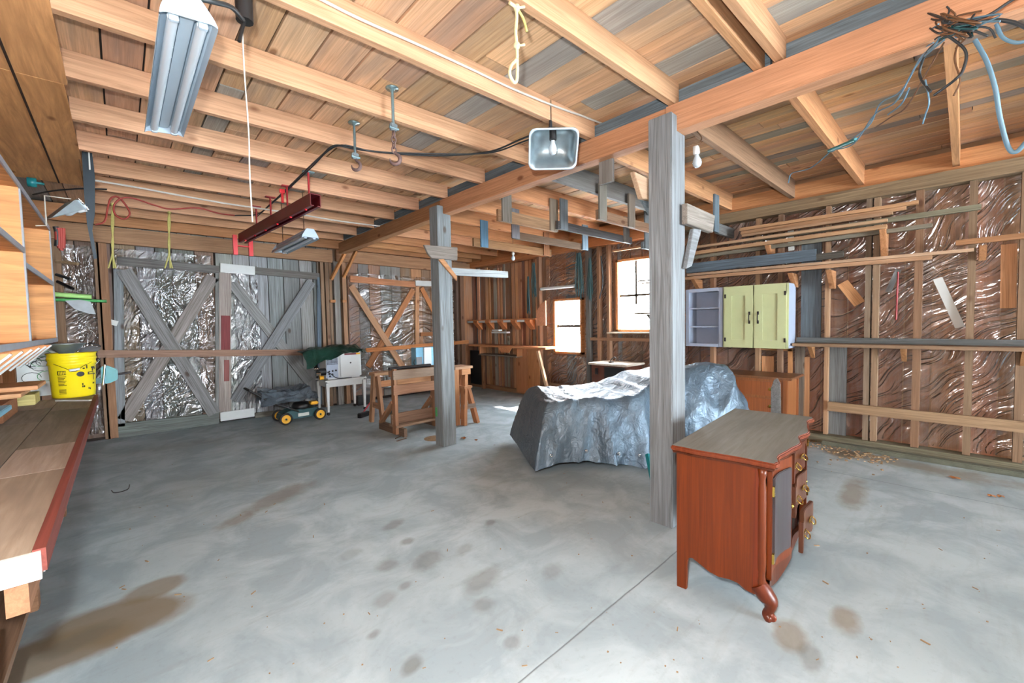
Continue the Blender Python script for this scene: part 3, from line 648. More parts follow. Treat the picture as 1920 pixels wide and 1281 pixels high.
# ---- machine under silver tarp
tc_o = V((3.0, 2.85, 0)); tu = V((.845, -.535, 0)); tv = V((.535, .845, 0))
cm = thing('covered_machine', 'bulky machine draped in a silver blue tarp behind the near post', 'covered machine', (3.9, 2.5, 0))
def ss(t): t = max(0, min(1, t)); return t*t*(3-2*t)
def hh(u):
    P_ = [(-.1, .60), (.15, .69), (.5, .69), (.95, .70), (1.15, .76), (1.4, .86), (1.7, .94), (1.95, .97), (2.2, .96), (2.32, .78), (2.42, .55), (2.5, .30)]
    for (a, b), (c, d) in zip(P_, P_[1:]):
        if u <= c: return b+(d-b)*ss((u-a)/(c-a))
    return P_[-1][1]
nu, nv = 120, 74; vs = []; fs = []
for i in range(nu+1):
    for j in range(nv+1):
        s_ = i/nu; t_ = j/nv
        u = -.10+2.60*s_
        vfront = -.16+.05*math.sin(u*5)+.02*math.sin(u*17)+(.10 if u > 1.0 else .0)*ss((u-1.0)/.4)
        vback = 1.15-.60*ss((u-1.2)/.8)
        v = vfront+(vback-vfront)*t_
        df = v-vfront; db = vback-v; dl = (u+.10); dr_ = 2.65-u
        wf = .22+.10*ss((u-1.1)/.6); e = min(1, df/wf)
        ef = (1-(1-e)**2.2); eb = 1-(1-min(1, db/.2))**2.2; el = 1-(1-min(1, dl/.24))**1.9; er = 1
        hem = .07+.05*math.sin(u*3.2+.6)+.12*ss((u-.95)/.35)
        h = hh(u)
        sag = -.03*math.sin(math.pi*min(1, max(0, (v-.05)/.9))) if u < 1.1 else 0
        z = hem+(h+sag-hem)*min(ef, eb, el)
        # folds running down the front
        fold = noise.noise(V((u*5.2+v*1.2, v*.7, .3)))*.05+noise.noise(V((u*13, v*2+z*2, 2)))*.018+noise.noise(V((u*9, v*9, z*7)))*.016
        rid = 1-abs(noise.noise(V((u*3.1-z*2.2, z*1.1, 5)))*2); rid = max(0, rid)**5*.05
        side_w = 1-min(ef, el, eb)
        p = tc_o+tu*(u)+tv*(v-(fold*.9+rid)*(.35+side_w))+V((0, 0, z+fold*.35+rid*.5*(1-side_w)))
        # front hem hangs out
        vs.append(p)
for i in range(nu):
    for j in range(nv):
        k = i*(nv+1)+j; fs.append((k, k+nv+1, k+nv+2, k+1))
MB().add(vs, fs, True).build('tarp', 'tarp', cm, I4)
for (u, z) in ((.08, .10), (.45, .10), (.75, .08), (.98, .12)):
    k = int((u+.10)/2.60*nu)*(nv+1)+1; p = vs[k]
    MB().lathe([(.010, -.004), (.016, -.003), (.016, .003), (.010, .004)], p-tv*.015, 12, tv.to_track_quat('Z', 'Y').to_matrix()).build('grommet', 'chrome', cm, I4)
for (a, b) in ((onx(1214, 852, 3.62), onz(1225, 908)), (V((4.55, 1.60, .4)), onz(1272, 880)), (V((3.5, 3.3, .4)), V((3.45, 3.25, 0)))):
    MB().bar(a, b, .035, .03, (1, 0, 0)).build('leg', 'teal', cm, I4)
MB().box(tuple(tc_o+tu*1.1+tv*.5+V((0, 0, .30))), (1.5, .5, .12), Matrix.Rotation(-.56, 3, 'Z')).build('bed', 'tealdark', cm, I4)

# ---- oak dresser by the right wall
od = thing('oak_dresser', 'old oak dresser with brass pulls standing against the plastic-covered wall', 'dresser', (5.72, 1.72, 0))
OK_ = (146, 92, 52)
MB().box((5.75, 1.72, .42), (.46, .72, .72)).build('body', 'oak', od, I4, .004, OK_)
tpo = MB().box((5.75, 1.72, .79), (.54, .84, .028)).build('top', 'oak', od, I4, .006, (126, 84, 54))
for (xx, yy) in ((5.53, 1.37), (5.53, 2.07), (5.97, 1.37), (5.97, 2.07)): MB().box((xx, yy, .39), (.05, .05, .78)).build('leg', 'oak', od, I4, .004, (136, 82, 46))
for j in range(3):
    z = .66-.2*j
    dw = MB().box((5.515, 1.72, z), (.02, .62, .17)).build('drawer', 'oak', od, I4, .004, (150, 86, 46))
    for yy in (1.5, 1.95):
        a = MB().box((5.502, yy, z), (.006, .06, .03)).build('pull_plate', 'brass', dw, I4, .002)
        MB().tube(spline([(5.498, yy-.035, z+.005), (5.48, yy-.03, z-.012), (5.48, yy+.03, z-.012), (5.498, yy+.035, z+.005)], 4), .004, 6).build('bail', 'brass', a, I4)
cb0 = onx(1455, 740, 5.30); cy_ = cb0.y
pb = thing('chair', 'gray chair with curved back standing before the oak dresser', 'chair', (5.3, cy_, 0))
MB().prism([(5.29, cy_-.05, .32), (5.29, cy_+.05, .32), (5.29, cy_+.05, .70), (5.29, cy_+.02, .80), (5.29, cy_-.01, .82), (5.29, cy_-.04, .76)], (.03, 0, 0)).build('back_board', 'gray', pb, I4, .006, (122, 124, 124))
MB().box((5.20, cy_-.08, .31), (.26, .28, .03)).build('seat', 'gray', pb, I4, .006, (110, 112, 112))
for (xx, yy) in ((5.10, cy_-.19), (5.10, cy_+.03), (5.30, cy_-.19), (5.30, cy_+.03)): MB().box((xx, yy, .148), (.035, .035, .296)).build('leg', 'gray', pb, I4, .003, (104, 106, 106))

# ---- dark cabinet and little table under the tall window
sc_ = thing('small_cabinet', 'small brown cabinet with black front and top coloured as sunlit beneath the tall window', 'cabinet', (5.68, 3.72, 0))
MB().box((5.70, 3.72, .40), (.46, .62, .80)).build('body', 'oak', sc_, I4, .004, (92, 48, 34))
MB().box((5.69, 3.72, .815), (.52, .70, .03)).build('top', 'dusty', sc_, I4, .004, (206, 200, 190))  # sunlight on the cabinet top is put into this pale colour
MB().box((5.46, 3.60, .56), (.02, .36, .44)).build('front_panel', 'black', sc_, I4, .004)
MB().box((5.462, 3.93, .70), (.012, .05, .10)).build('keyhole_slot', 'black', sc_, I4)
MB().tube([(5.45, 3.58, .60), (5.40, 3.58, .60)], .02, 10).tube([(5.42, 3.55, .60), (5.42, 3.62, .615)], .012, 8).build('crank', 'chrome', sc_, I4)
MB().tube(spline([(5.6, 3.75, .83), (5.58, 3.74, .88), (5.6, 3.68, .92), (5.62, 3.66, .87)], 5), .008, 8).box((5.6, 3.75, .84), (.07, .05, .03)).build('tap', 'iron', sc_, I4)
st = thing('side_table', 'low reddish side table with pale top between the small cabinet and the tarp', 'table', (5.62, 3.10, 0))
MB().box((5.62, 3.10, .69), (.46, .46, .025)).build('top', 'dusty', st, I4, .004, (196, 176, 158))
MB().box((5.62, 3.10, .63), (.42, .42, .09)).build('apron', 'oak', st, I4, .004, (140, 66, 42))
for sx in (-1, 1):
    for sy in (-1, 1): MB().box((5.62+sx*.19, 3.10+sy*.19, .295), (.04, .04, .59)).build('leg', 'oak', st, I4, .003, (128, 60, 40))

# ---- wall cabinets on the right wall
XF = 5.75
gc = thing('wall_shelf_unit', 'blue gray open wall shelf unit left of the green cabinet', 'shelf', (5.92, 2.37, 1.12))
y0, y1, z0, z1 = 2.14, 2.62, 1.12, 1.895; XB = XR-.14
for yy in (y0+.01, y1-.01): MB().box(((XF+XB)/2, yy, (z0+z1)/2), (XB-XF, .02, z1-z0)).build('side', 'cabgray', gc, I4)
MB().box((XB-.006, (y0+y1)/2, (z0+z1)/2), (.012, y1-y0-.04, z1-z0)).build('back', 'cabgray', gc, I4)
for k in range(4): MB().box(((XF+XB)/2+.004, (y0+y1)/2, z0+.015+(z1-z0-.03)*k/3), (XB-XF-.012, y1-y0-.042, .02)).build('shelf', 'cabgray', gc, I4)
f = MB()
for yy in (y0+.02, y1-.02): f.box((XF-.008, yy, (z0+z1)/2), (.016, .045, z1-z0))
f.box((XF-.008, (y0+y1)/2, z1-.02), (.0155, y1-y0-.09, .045)); f.box((XF-.008, (y0+y1)/2, z0+.02), (.0155, y1-y0-.09, .04)); f.build('face_frame', 'cabgray', gc, I4)
gg = thing('wall_cabinet', 'pale green two-door wall cabinet with chipped paint', 'cabinet', (5.92, 1.77, 1.12))
y0, y1 = 1.40, 2.13
MB().box(((XF+XB)/2, (y0+y1)/2, (z0+z1)/2), (XB-XF, y1-y0, z1-z0)).build('body', 'cabgray', gg, I4, .003)
fr = MB().box((XF-.006, (y0+y1)/2, (z0+z1)/2), (.012, y1-y0, z1-z0)).build('face_frame', 'cabgreen', gg, I4)
for j, (a, b) in enumerate(((y0+.02, (y0+y1)/2-.008), ((y0+y1)/2+.008, y1-.02))):
    d = MB()
    d.box((XF-.024, (a+b)/2, z0+.05), (.02, b-a, .10)); d.box((XF-.024, (a+b)/2, z1-.06), (.02, b-a, .12))
    d.box((XF-.024, a+.045, (z0+z1)/2-.0), (.0199, .09, z1-z0-.02)); d.box((XF-.024, b-.045, (z0+z1)/2), (.0199, .09, z1-z0-.02))
    dd = d.build('door', 'cabgreen', gg, I4)
    MB().box((XF-.020, (a+b)/2, (z0+z1)/2-.01), (.008, b-a-.18, z1-z0-.22)).build('door_panel', 'cabgreen', dd, I4, .003)
    yk = b-.04 if j == 0 else a+.04
    hd = MB().tube(spline([(XF-.036, yk, 1.44), (XF-.055, yk, 1.46), (XF-.055, yk, 1.53), (XF-.036, yk, 1.55)], 4), .006, 6).box((XF-.036, yk, 1.44), (.006, .022, .04)).box((XF-.036, yk, 1.55), (.006, .022, .04)).build('handle', 'iron', dd, I4)
    yh = a+.012 if j == 0 else b-.012
    for z in (z0+.10, z1-.12): MB().box((XF-.036, yh, z), (.006, .02, .05)).build('hinge', 'iron', dd, I4)
# long shelf board
ls = thing('wall_shelf', 'long brown shelf board running right from the green cabinet', 'shelf', (5.95, -.2, 1.13))
board('plank', (5.94, Y0+.6, 1.165), (5.94, 1.38, 1.165), .26, .035, 'wood', ls, (0, 0, 1), (140, 112, 86), .003)
board('ledger', (6.02, Y0+.6, 1.215), (6.02, 1.38, 1.215), .03, .06, 'gray', ls, (0, 0, 1), (104, 110, 112))
for y in (1.2, .4, -.4): MB().prism([(6.05, y, 1.145), (5.86, y, 1.145), (6.05, y, 1.0)], (0, .04, 0)).build('bracket', 'wood', ls, I4, color=(170, 118, 72))

# ---- workbench, left
wbn = thing('workbench', 'long workbench with worn dark top and red edge along the left wall', 'workbench', (-.52, 3.4, 0))
x0, x1, ya, yb = XL+.10, -.19, 1.60, 5.10
xs = [x0, x0+.22, x0+.46, x1]; 
for i in range(3):
    cy = ya
    for cyb in ([2.1, 3.3, 4.2, yb], [1.9, 2.75, 3.9, 4.55, yb], [2.5, 3.05, 4.35, yb])[i]:
        board('top_panel', ((xs[i]+xs[i+1])/2, cy+.002, .927), ((xs[i]+xs[i+1])/2, cyb-.002, .927), xs[i+1]-xs[i]-.004, .026, 'bench', wbn, (0, 0, 1), jit(random.choice(((142, 134, 124), (154, 144, 136), (128, 122, 114))), 8)); cy = cyb
board('front_edge', (x1+.012, ya, .915), (x1+.012, yb, .915), .024, .06, 'wood', wbn, (0, 0, 1), (116, 52, 44))
board('frame_rail', (x1-.03, ya, .85), (x1-.03, yb, .85), .04, .12, 'wood', wbn, (0, 0, 1), (150, 104, 72))
MB().box((x1-.035, ya-.006, .905), (.10, .012, .07)).build('end_plate', 'white', wbn, I4)
for y in (2.0, 2.35, 2.75, 3.25, 3.8, 4.3, 4.85):
    board('bracket', (x1+.014, y, .885), (x1-.03, y, .74), .05, .02, 'white', wbn, (1, 0, 0), (255, 255, 255))
for y in (2.25, 3.4, 4.95):
    for xx in (x1-.24, x0+.05): MB().box((xx, y, .455), (.08, .08, .91)).build('leg', 'wood', wbn, I4, .004, (140, 100, 70))
board('lower_shelf', (-.56, 1.65, .42), (-.56, 5.0, .42), .5, .03, 'wood', wbn, (0, 0, 1), (110, 84, 64))
# offcuts at the near end
for j, (dx, z, L, w, c, a_) in enumerate(((-.30, .70, .5, .12, (176, 136, 98), .25), (-.37, .62, .45, .10, (150, 120, 96), .5), (-.46, .74, .4, .09, (162, 140, 116), .15))):
    o = board('lumber_offcut', (dx, 1.40-.02*j, z), (dx-.25*math.sin(a_), 1.42+L, z-.05), w, .035, 'wood', None, (0, 0, 1), c)
    tag(o, ['pale lumber offcut poking out nearest under the workbench end', 'darker lumber offcut lowest under the workbench end', 'thin gray offcut leftmost under the workbench end'][j], 'lumber', 'offcuts under the workbench')

# ---- cubby shelves over the bench
cb = thing('cubby_shelf', 'plywood cubby shelf with silver painted edges over the workbench', 'shelf', (-.66, 4.0, 1.40))
XC = -.43; zb, zt = 1.41, 2.44; xb = XL+.10
ysd = [2.45, 4.12, 5.68]
MB().box((xb+.006, (ysd[0]+ysd[2])/2, (zb+zt)/2), (.012, ysd[2]-ysd[0], zt-zb)).build('back_panel', 'plyw', cb, I4, color=(232, 184, 134))
for y in ysd:
    s_ = MB().box(((XC+xb)/2, y, (zb+zt)/2), (XC-xb, .028, zt-zb)).build('divider', 'plyw', cb, I4, color=(216, 160, 108))
    MB().box((XC+.002, y, (zb+zt)/2), (.008, .034, zt-zb)).build('edge_strip', 'silver', s_, I4)
for z, spans in ((zb+.012, ((0, 2),)), (zt-.012, ((0, 2),)), (2.02, ((0, 1),)), (1.93, ((1, 2),))):
    for a, b in spans:
        s_ = MB().box(((XC+xb)/2, (ysd[a]+ysd[b])/2, z), (XC-xb-.002, ysd[b]-ysd[a]-.03, .022)).build('shelf', 'plyw', cb, I4, color=(212, 156, 104))
        MB().box((XC+.0025, (ysd[a]+ysd[b])/2, z), (.008, ysd[b]-ysd[a]-.036, .036)).build('edge_strip', 'silver', s_, I4)
# slotted rack below
sr = thing('slot_rack', 'low rack of slanted plywood slots under the cubby shelf', 'rack', (-.6, 4.6, 1.2))
for k in range(6):
    y = 3.2+k*.33
    MB().prism([(xb+.02, y, 1.15), (xb+.02, y, 1.395), (XC+.03, y, 1.395), (XC-.10, y, 1.26)], (0, .022, 0)).build('slot_divider', 'plyw', sr, I4, color=(216, 150, 100))
    MB().bar((XC+.03, y+.011, 1.39), (XC-.105, y+.011, 1.25), .03, .01, (1, 0, .6)).build('slot_edge', 'white', sr, I4)
wp = thing('wire_board', 'white painted panel hung with thin wires beside the yellow bucket', 'panel', (-.50, 5.46, .94))
MB().box((-.53, 5.47, 1.165), (.26, .025, .45)).build('panel_board', 'white', wp, I4)
for k in range(9):
    cx, cz, r = -.61+random.uniform(0, .14), 1.02+random.uniform(0, .3), random.uniform(.02, .06)
    MB().tube([(cx+r*math.cos(t*.5), 5.450-.004*t/6, cz+r*math.sin(t*.5)*.8) for t in range(0, 11)], .0022, 5).build('wire', random.choice(('blackcord', 'iron', 'green', 'bluecord')), wp, I4)
# trays and boxes on the bench
for j, (x, y, z, sx, sy, sz, c, lb) in enumerate(((-.62, 4.72, 1.10, .34, .45, .03, (206, 150, 104), 'orange wooden tray board stacked highest at the bench back'), (-.66, 4.52, 1.07, .30, .4, .03, (212, 160, 112), 'wooden tray board stacked second at the bench back'),
                                              (-.60, 4.95, .981, .2, .25, .08, (200, 190, 120), 'pale yellow wooden block at the bench back'), (-.70, 4.25, .9955, .3, .5, .11, (150, 96, 62), 'brown wooden box at the bench back'))):
    o = MB().box((0, 0, sz/2), (sx, sy, sz)).build('wood_tray' if j < 2 else 'wood_block', 'wood', None, Matrix.Translation((x, y, z-sz/2)), .004, c); tag(o, lb, 'wood piece', 'wood pieces on the bench')
for j, (x, y, z, h) in enumerate(((-.70, 4.66, .94, .165), (-.70, 4.62, .94, .105))): pass
tr = MB().box((0, 0, .0), (.34, .55, .03)).build('blue_board', 'blue', None, Matrix.Translation((-.66, 3.55, 1.058)), .004); tag(tr, 'pale blue board lying over blocks at the bench back', 'board')
bl = MB().box((0, 0, 0), (.26, .4, .10)).build('wood_crate', 'wood', None, Matrix.Translation((-.68, 3.55, .992)), .004, (176, 118, 78)); tag(bl, 'brown crate under the pale blue board on the bench', 'crate')
pl = MB().bar((-.40, 4.93, .946), (-.20, 4.72, .946), .02, .01).build('paint_stick', 'paper', None, I4); tag(pl, 'white paint stick lying on the bench before the yellow bucket', 'stick')

# ---- yellow bucket with funnel
bk = thing('bucket', 'yellow plastic bucket with black printing on the workbench end', 'bucket', (-.315, 5.20, .94))
MB().lathe([(0, 0), (.128, 0), (.132, .01), (.143, .27), (.150, .275), (.150, .29), (.145, .292), (.146, .315), (.152, .318), (.152, .335), (.147, .338), (.148, .362), (.154, .366), (.154, .374), (.146, .374), (.138, .34), (.124, .012), (0, .012)], (0, 0, 0), 36).build('body', 'yellow', bk)
MB().tube(spline([(-.10, -.113, .29), (-.03, -.158, .25), (.02, -.165, .22), (.07, -.135, .26), (.12, -.09, .29)], 6), .0025, 6).build('wire_bail', 'iron', bk)
MB().tube([(-.01, -.166, .232), (.05, -.152, .24)], .011, 10).build('grip', 'white', bk)
def bprint(a0, a1, z0, z1, nm='print', mat='black'):
    r0_ = lambda z: .132+.011*z/.27+.0012
    n_ = 6; vs = []; fs = []
    for i in range(n_+1):
        a = a0+(a1-a0)*i/n_
        for z in (z0, z1): vs.append((r0_(z)*math.cos(a), r0_(z)*math.sin(a), z))
    for i in range(n_): fs.append((2*i, 2*i+2, 2*i+3, 2*i+1))
    return MB().add(vs, fs, True).build(nm, mat, bk)
A0 = math.atan2(-.75, .1)          # faces the camera
bprint(A0-.75, A0-.36, .195, .230, 'print_block')
for k in range(5): bprint(A0-.70+k*.07, A0-.66+k*.07, .200, .225, 'print_letter', 'yellow')
for k in range(7): bprint(A0-.75, A0-.36-.05*(k % 3), .178-.012*k, .183-.012*k, 'print_line')
for k in range(4): bprint(A0-.75, A0-.40, .07-.011*k, .075-.011*k, 'print_line')
bprint(A0+.60, A0+.98, .185, .208, 'print_logo'); bprint(A0+.66, A0+.92, .192, .201, 'print_logo_gap', 'yellow')
for (a, z, r) in ((A0+.25, .195, .026),): 
    vs = [(.1425*math.cos(a+r*7*math.cos(t*.5236)), .1425*math.sin(a+r*7*math.cos(t*.5236)), z+r*math.sin(t*.5236)*.8) for t in range(12)]
    MB().add(vs, [tuple(range(12))]).build('print_badge', 'black', bk)
for (a, z, da, dz) in ((A0+.35, .235, .10, .012), (A0+.52, .238, .07, .03), (A0+.80, .236, .26, .014), (A0+.86, .212, .10, .03), (A0+1.02, .225, .10, .02), (A0+.95, .135, .06, .05), (A0+.90, .10, .16, .014), (A0+.98, .18, .16, .012)): bprint(a, a+da, z, z+dz, 'ink_splash')
for (a, z) in ((A0+.3, .08), (A0+.38, .08), (A0+.3, .10), (A0+.62, .06), (A0+.7, .055)): bprint(a, a+.06, z, z+.016, 'print_square')
fn = thing('funnel', 'galvanized steel funnel resting on the yellow bucket', 'funnel', (-.34, 5.13, 1.312))
MB().lathe([(.045, .0), (.05, .006), (.115, .075), (.122, .078), (.122, .084), (.116, .082), (.048, .014), (.045, .006)], (0, 0, 0), 28).build('cone', 'galv', fn)
MB().tube(spline([(.115, -.02, .075), (.17, -.03, .07), (.21, -.02, .05)], 4), .006, 6).build('handle', 'iron', fn)
ml = MB().prism([(0, 0, 0), (.12, 0, .0), (.14, .02, .03), (.08, .05, .05), (.01, .04, .03)], (0, .03, .0)).build('metal_scrap', 'maskgray', None, Matrix.Translation((-.27, 5.15, 1.318))); tag(ml, 'gray metal scrap lying beside the funnel on the bucket', 'scrap')
vc = thing('clamp', 'teal bench clamp fixed to the bench end beside the bucket', 'clamp', (-.095, 5.24, 1.02))
MB().prism([(-.05, 0, 0), (-.05, 0, .15), (-.01, 0, .165), (.06, 0, .12), (.06, 0, .03), (.0, 0, .0)], (0, .05, 0)).build('jaw', 'teal', vc, bev=.006)
MB().tube([(.05, .025, .075), (.15, .025, .085)], .010, 10).build('screw', 'iron', vc); MB().tube([(-.04, -.01, -.01), (-.02, -.01, .17)], .008, 8).build('handle', 'chrome', vc)
MB().box((-.075, .02, .03), (.06, .04, .05)).build('foot', 'tealdark', vc, bev=.004)

# ================================================================== BACK OF THE BARN
# ---- lawn mower
mw = thing('lawn_mower', 'green lawn mower with yellow wheels before the barn doors', 'mower', (2.03, 7.18, 0))
for (x, y) in ((1.78, 7.0), (2.28, 7.0), (1.78, 7.40), (2.28, 7.40)):
    R = Matrix.Rotation(math.pi/2, 3, 'X')
    w_ = MB().lathe([(.06, -.022), (.086, -.022), (.092, -.012), (.092, .012), (.086, .022), (.06, .022)], (x, y, .092), 24, R).build('wheel', 'rubber', mw, I4)
    MB().lathe([(0, .026), (.018, .028), (.024, .02), (.05, .018), (.062, .025), (.066, .02), (.066, -.02), (0, -.02)], (x, y, .092), 20, R).build('hub', 'wheel', w_, I4)
    MB().lathe([(0, .036), (.012, .036), (.016, .028), (.016, .02)], (x, y, .092), 10, R).build('hub_cap', 'tealdark', w_, I4)
MB().prism([(1.72, 7.06, .06), (2.30, 7.06, .06), (2.33, 7.06, .10), (2.28, 7.06, .19), (1.86, 7.06, .20), (1.74, 7.06, .15)], (0, .28, 0)).build('deck', 'tealdark', mw, I4, .012)
MB().box((2.05, 7.055, .115), (.16, .012, .05)).build('deck_label', 'paper', mw, I4)
MB().lathe([(0, 0), (.13, 0), (.14, .05), (.11, .10), (0, .11)], (2.06, 7.2, .19), 18).build('engine', 'black', mw, I4)
MB().box((2.22, 7.12, .27), (.12, .14, .05)).build('air_box', 'wheel', mw, I4, .012)
for y in (7.05, 7.38):
    MB().tube(spline([(1.98, y, .17), (1.80, y, .27), (1.62, y, .36), (1.45, y, .49), (1.33, y, .58)], 4), .013, 8).build('handle_bar', 'black', mw, I4)
MB().tube([(1.33, 7.05, .58), (1.31, 7.2, .60), (1.33, 7.38, .58)], .015, 8).build('grip', 'rubber', mw, I4)
def cloth(name, cx, cy, sx, sy, zf, mat, parent, seed, n=(44, 26), amp=.03):
    vs = []; fs = []
    for i in range(n[0]+1):
        for j in range(n[1]+1):
            u, v = i/n[0]*2-1, j/n[1]*2-1; x, y = cx+u*sx, cy+v*sy
            q = noise.noise(V((u*3+seed, v*3, seed)))*amp+noise.noise(V((u*8, v*4+seed, 1)))*amp*.5
            vs.append((x+noise.noise(V((u*2, v*2, seed+4)))*.03, y+noise.noise(V((u*2, v*2, seed+9)))*.02, zf(u, v)+q))
    for i in range(n[0]):
        for j in range(n[1]): k = i*(n[1]+1)+j; fs.append((k, k+n[1]+1, k+n[1]+2, k+1))
    return MB().add(vs, fs, True).build(name, mat, parent, I4)
mt = thing('folded_tarp', 'dark gray plastic tarp bundled over the lawn mower', 'tarp', (1.85, 7.2, .38))
for k in range(4):
    cloth('fold', 1.86-.02*k, 7.2, .40-.03*k, .24-.02*k, lambda u, v, k=k: .425+.036*k+.05*max(0, abs(u)-.5)*(1 if k > 1 else -1)-.07*max(0, abs(v)-.55)/.45*(k < 3)+.05*max(0, u-.6), 'darktarp', mt, 2.3+k*1.7, (40, 22), .035)
# ---- white table, white machine, green tarp
wt = thing('white_table', 'white enamel table with tapered legs under the white machine', 'table', (2.76, 7.34, 0))
for (x, y) in ((2.455, 7.13), (3.075, 7.13), (2.455, 7.56), (3.075, 7.56)):
    s_ = MB().box((x, y, .31), (.055, .055, .48), None, .55).build('leg', 'enamel', wt, I4)
    MB().lathe([(0, -.022), (.022, -.02), (.026, 0), (.022, .02), (0, .022)], (x, y, .042), 12, Matrix.Rotation(math.pi/2, 3, 'X')).tube([(x, y, .05), (x, y, .08)], .008, 6).build('caster', 'iron', s_, I4)
MB().box((2.765, 7.345, .585), (.70, .50, .025)).build('top', 'enamel', wt, I4, .006); MB().box((2.765, 7.345, .525), (.62, .42, .095)).build('apron', 'enamel', wt, I4, .004)
mc = thing('white_machine', 'boxy white machine with round vent grille standing on the white table', 'machine', (2.76, 7.34, .6))
pr = [(.0, .0), (.0, .40), (.04, .46), (.12, .49), (.34, .49), (.42, .45), (.46, .38), (.46, 0)]
MB().box((2.76, 7.34, .845), (.60, .36, .49)).build('housing', 'enamel', mc, I4, .03)
MB().box((2.555, 7.155, .80), (.19, .012, .34)).build('control_plate', 'cabgray', mc, I4, .003)
for i in range(5):
    for j in range(8): MB().lathe([(0, -.003), (.009, -.003), (.009, .003), (0, .003)], (2.478+j*.022, 7.148, .86+i*.022), 6, Matrix.Rotation(math.pi/2, 3, 'X'), False).build('vent_hole', 'black', mc, I4)
for (x, z) in ((2.50, .74), (2.555, .745), (2.61, .75), (2.50, .70), (2.55, .69), (2.51, .66)): MB().lathe([(0, .012), (.013, .012), (.015, -.002)], (x, 7.148, z), 10, Matrix.Rotation(math.pi/2, 3, 'X')).build('knob', 'black', mc, I4)
MB().box((2.865, 7.153, .83), (.36, .014, .40)).build('side_door', 'enamel', mc, I4, .006)
MB().box((2.86, 7.143, 1.01), (.20, .006, .028)).build('label_strip', 'maroon', mc, I4); MB().box((2.995, 7.143, 1.01), (.07, .006, .028)).build('label_end', 'wheel', mc, I4)
MB().box((2.86, 7.143, .86), (.022, .006, .022), Matrix.Rotation(.8, 3, 'Y')).build('emblem', 'black', mc, I4)
mo = MB().tube([(2.46, 7.22, .74), (2.34, 7.22, .74)], .06, 14).build('motor', 'black', mc, I4)
MB().tube([(2.34, 7.20, .80), (2.27, 7.20, .80)], .035, 12).tube([(2.36, 7.16, .72), (2.29, 7.16, .72)], .035, 12).build('chuck', 'chrome', mo, I4)
MB().tube([(2.40, 7.14, .65), (2.34, 7.14, .65)], .032, 12).build('motor_cap', 'wheel', mo, I4)
MB().tube(spline([(2.46, 7.14, .74), (2.52, 7.125, .70), (2.60, 7.12, .63), (2.72, 7.12, .612), (2.86, 7.12, .612)], 6), .007, 6).build('power_cord', 'blackcord', mc, I4)
gt = thing('green_tarp', 'dark green tarp thrown over the white machine', 'tarp', (2.66, 7.34, 1.09))
cloth('sheet', 2.64, 7.28, .53, .27, lambda u, v: 1.125-.16*max(0, -v-.35)**1.1*(1.5-u)-.10*max(0, u-.72)*4-.05*max(0, -u-.6)+.03*math.sin(u*2+1), 'greentarp', gt, 7.1, (60, 30), .035)
# ---- broom
br = thing('broom', 'broom with red handle and black bristle head on the floor', 'broom', tuple(onz(682, 780)))
a = onz(682, 778, .03); b = onz(704, 758, .10) + V((.1, .3, .05))
MB().box(tuple(a), (.24, .07, .09), Matrix.Rotation(.5, 3, 'Z')).build('head', 'black', br, I4, .01)
MB().tube([a+V((0, .03, .03)), b], .013, 8).build('handle', 'redbright', br, I4)
bx_ = MB().box((0, 0, .09), (.30, .12, .18)).build('black_box', 'black', None, Matrix.Translation(onz(694, 766)+V((.10, .45, 0))), .008); tag(bx_, 'low black box on the floor behind the broom', 'box')

# ---- stands
WD = (176, 130, 96)
s1 = thing('work_stand', 'brown wooden stand with sled feet nearest the far post', 'sawhorse', (2.95, 5.35, 0))
for x in (2.66, 3.28):
    board('foot', (x+.05, 5.02, .055), (x+.03, 5.72, .055), .045, .11, 'wood', s1, (0, 0, 1), (126, 104, 88))
    board('upright', (x, 5.20, 0.02), (x, 5.20, .90), .045, .09, 'wood', s1, (0, 1, 0), (170, 124, 92))
    board('knee_brace', (x, 5.24, .45), (x, 5.62, .12), .04, .07, 'wood', s1, (1, 0, 0), (176, 128, 92))
for (y, z, h, c) in ((5.16, .82, .12, (158, 138, 120)), (5.26, .84, .09, (150, 112, 86)), (5.16, .62, .13, (166, 122, 94)), (5.24, .22, .14, (140, 108, 86))):
    board('rail', (2.62, y, z), (3.32, y, z), .035, h, 'wood', s1, (0, 0, 1), c)
board('low_shelf', (2.64, 5.24, .125), (3.30, 5.24, .125), .20, .03, 'wood', s1, (0, 0, 1), (166, 140, 116))
MB().tube([(2.60, 5.22, .905), (3.24, 5.22, .905)], .022, 10).build('roller', 'iron', s1, I4)
s2 = thing('sawhorse', 'plain wooden sawhorse carrying the pale blue case', 'sawhorse', (3.25, 6.02, 0))
board('top_beam', (2.72, 6.02, .76), (3.95, 6.02, .76), .20, .045, 'wood', s2, (0, 0, 1), (190, 150, 116))
for x in (2.78, 3.86):
    for sy in (-1, 1): board('leg', (x, 6.02+sy*.20, .0), (x, 6.02+sy*.06, .74), .045, .09, 'wood', s2, (0, 1, .2*sy), jit((186, 142, 108), 8))
    board('leg_tie', (x, 5.88, .28), (x, 6.16, .28), .03, .08, 'wood', s2, (0, 0, 1), WD)
board('stretcher', (2.78, 6.02, .60), (3.86, 6.02, .60), .03, .09, 'wood', s2, (0, 0, 1), (196, 140, 96))
bc = thing('metal_case', 'pale blue metal case with white door on the sawhorse', 'case', (3.66, 6.05, .785))
MB().box((3.66, 6.07, .95), (.40, .16, .33)).build('body', 'blue', bc, I4, .006); MB().box((3.66, 5.975, .95), (.14, .03, .33)).build('door', 'enamel', bc, I4, .005)
MB().box((3.79, 5.980, .95), (.13, .02, .32)).build('side_leaf', 'blue', bc, I4, .004)
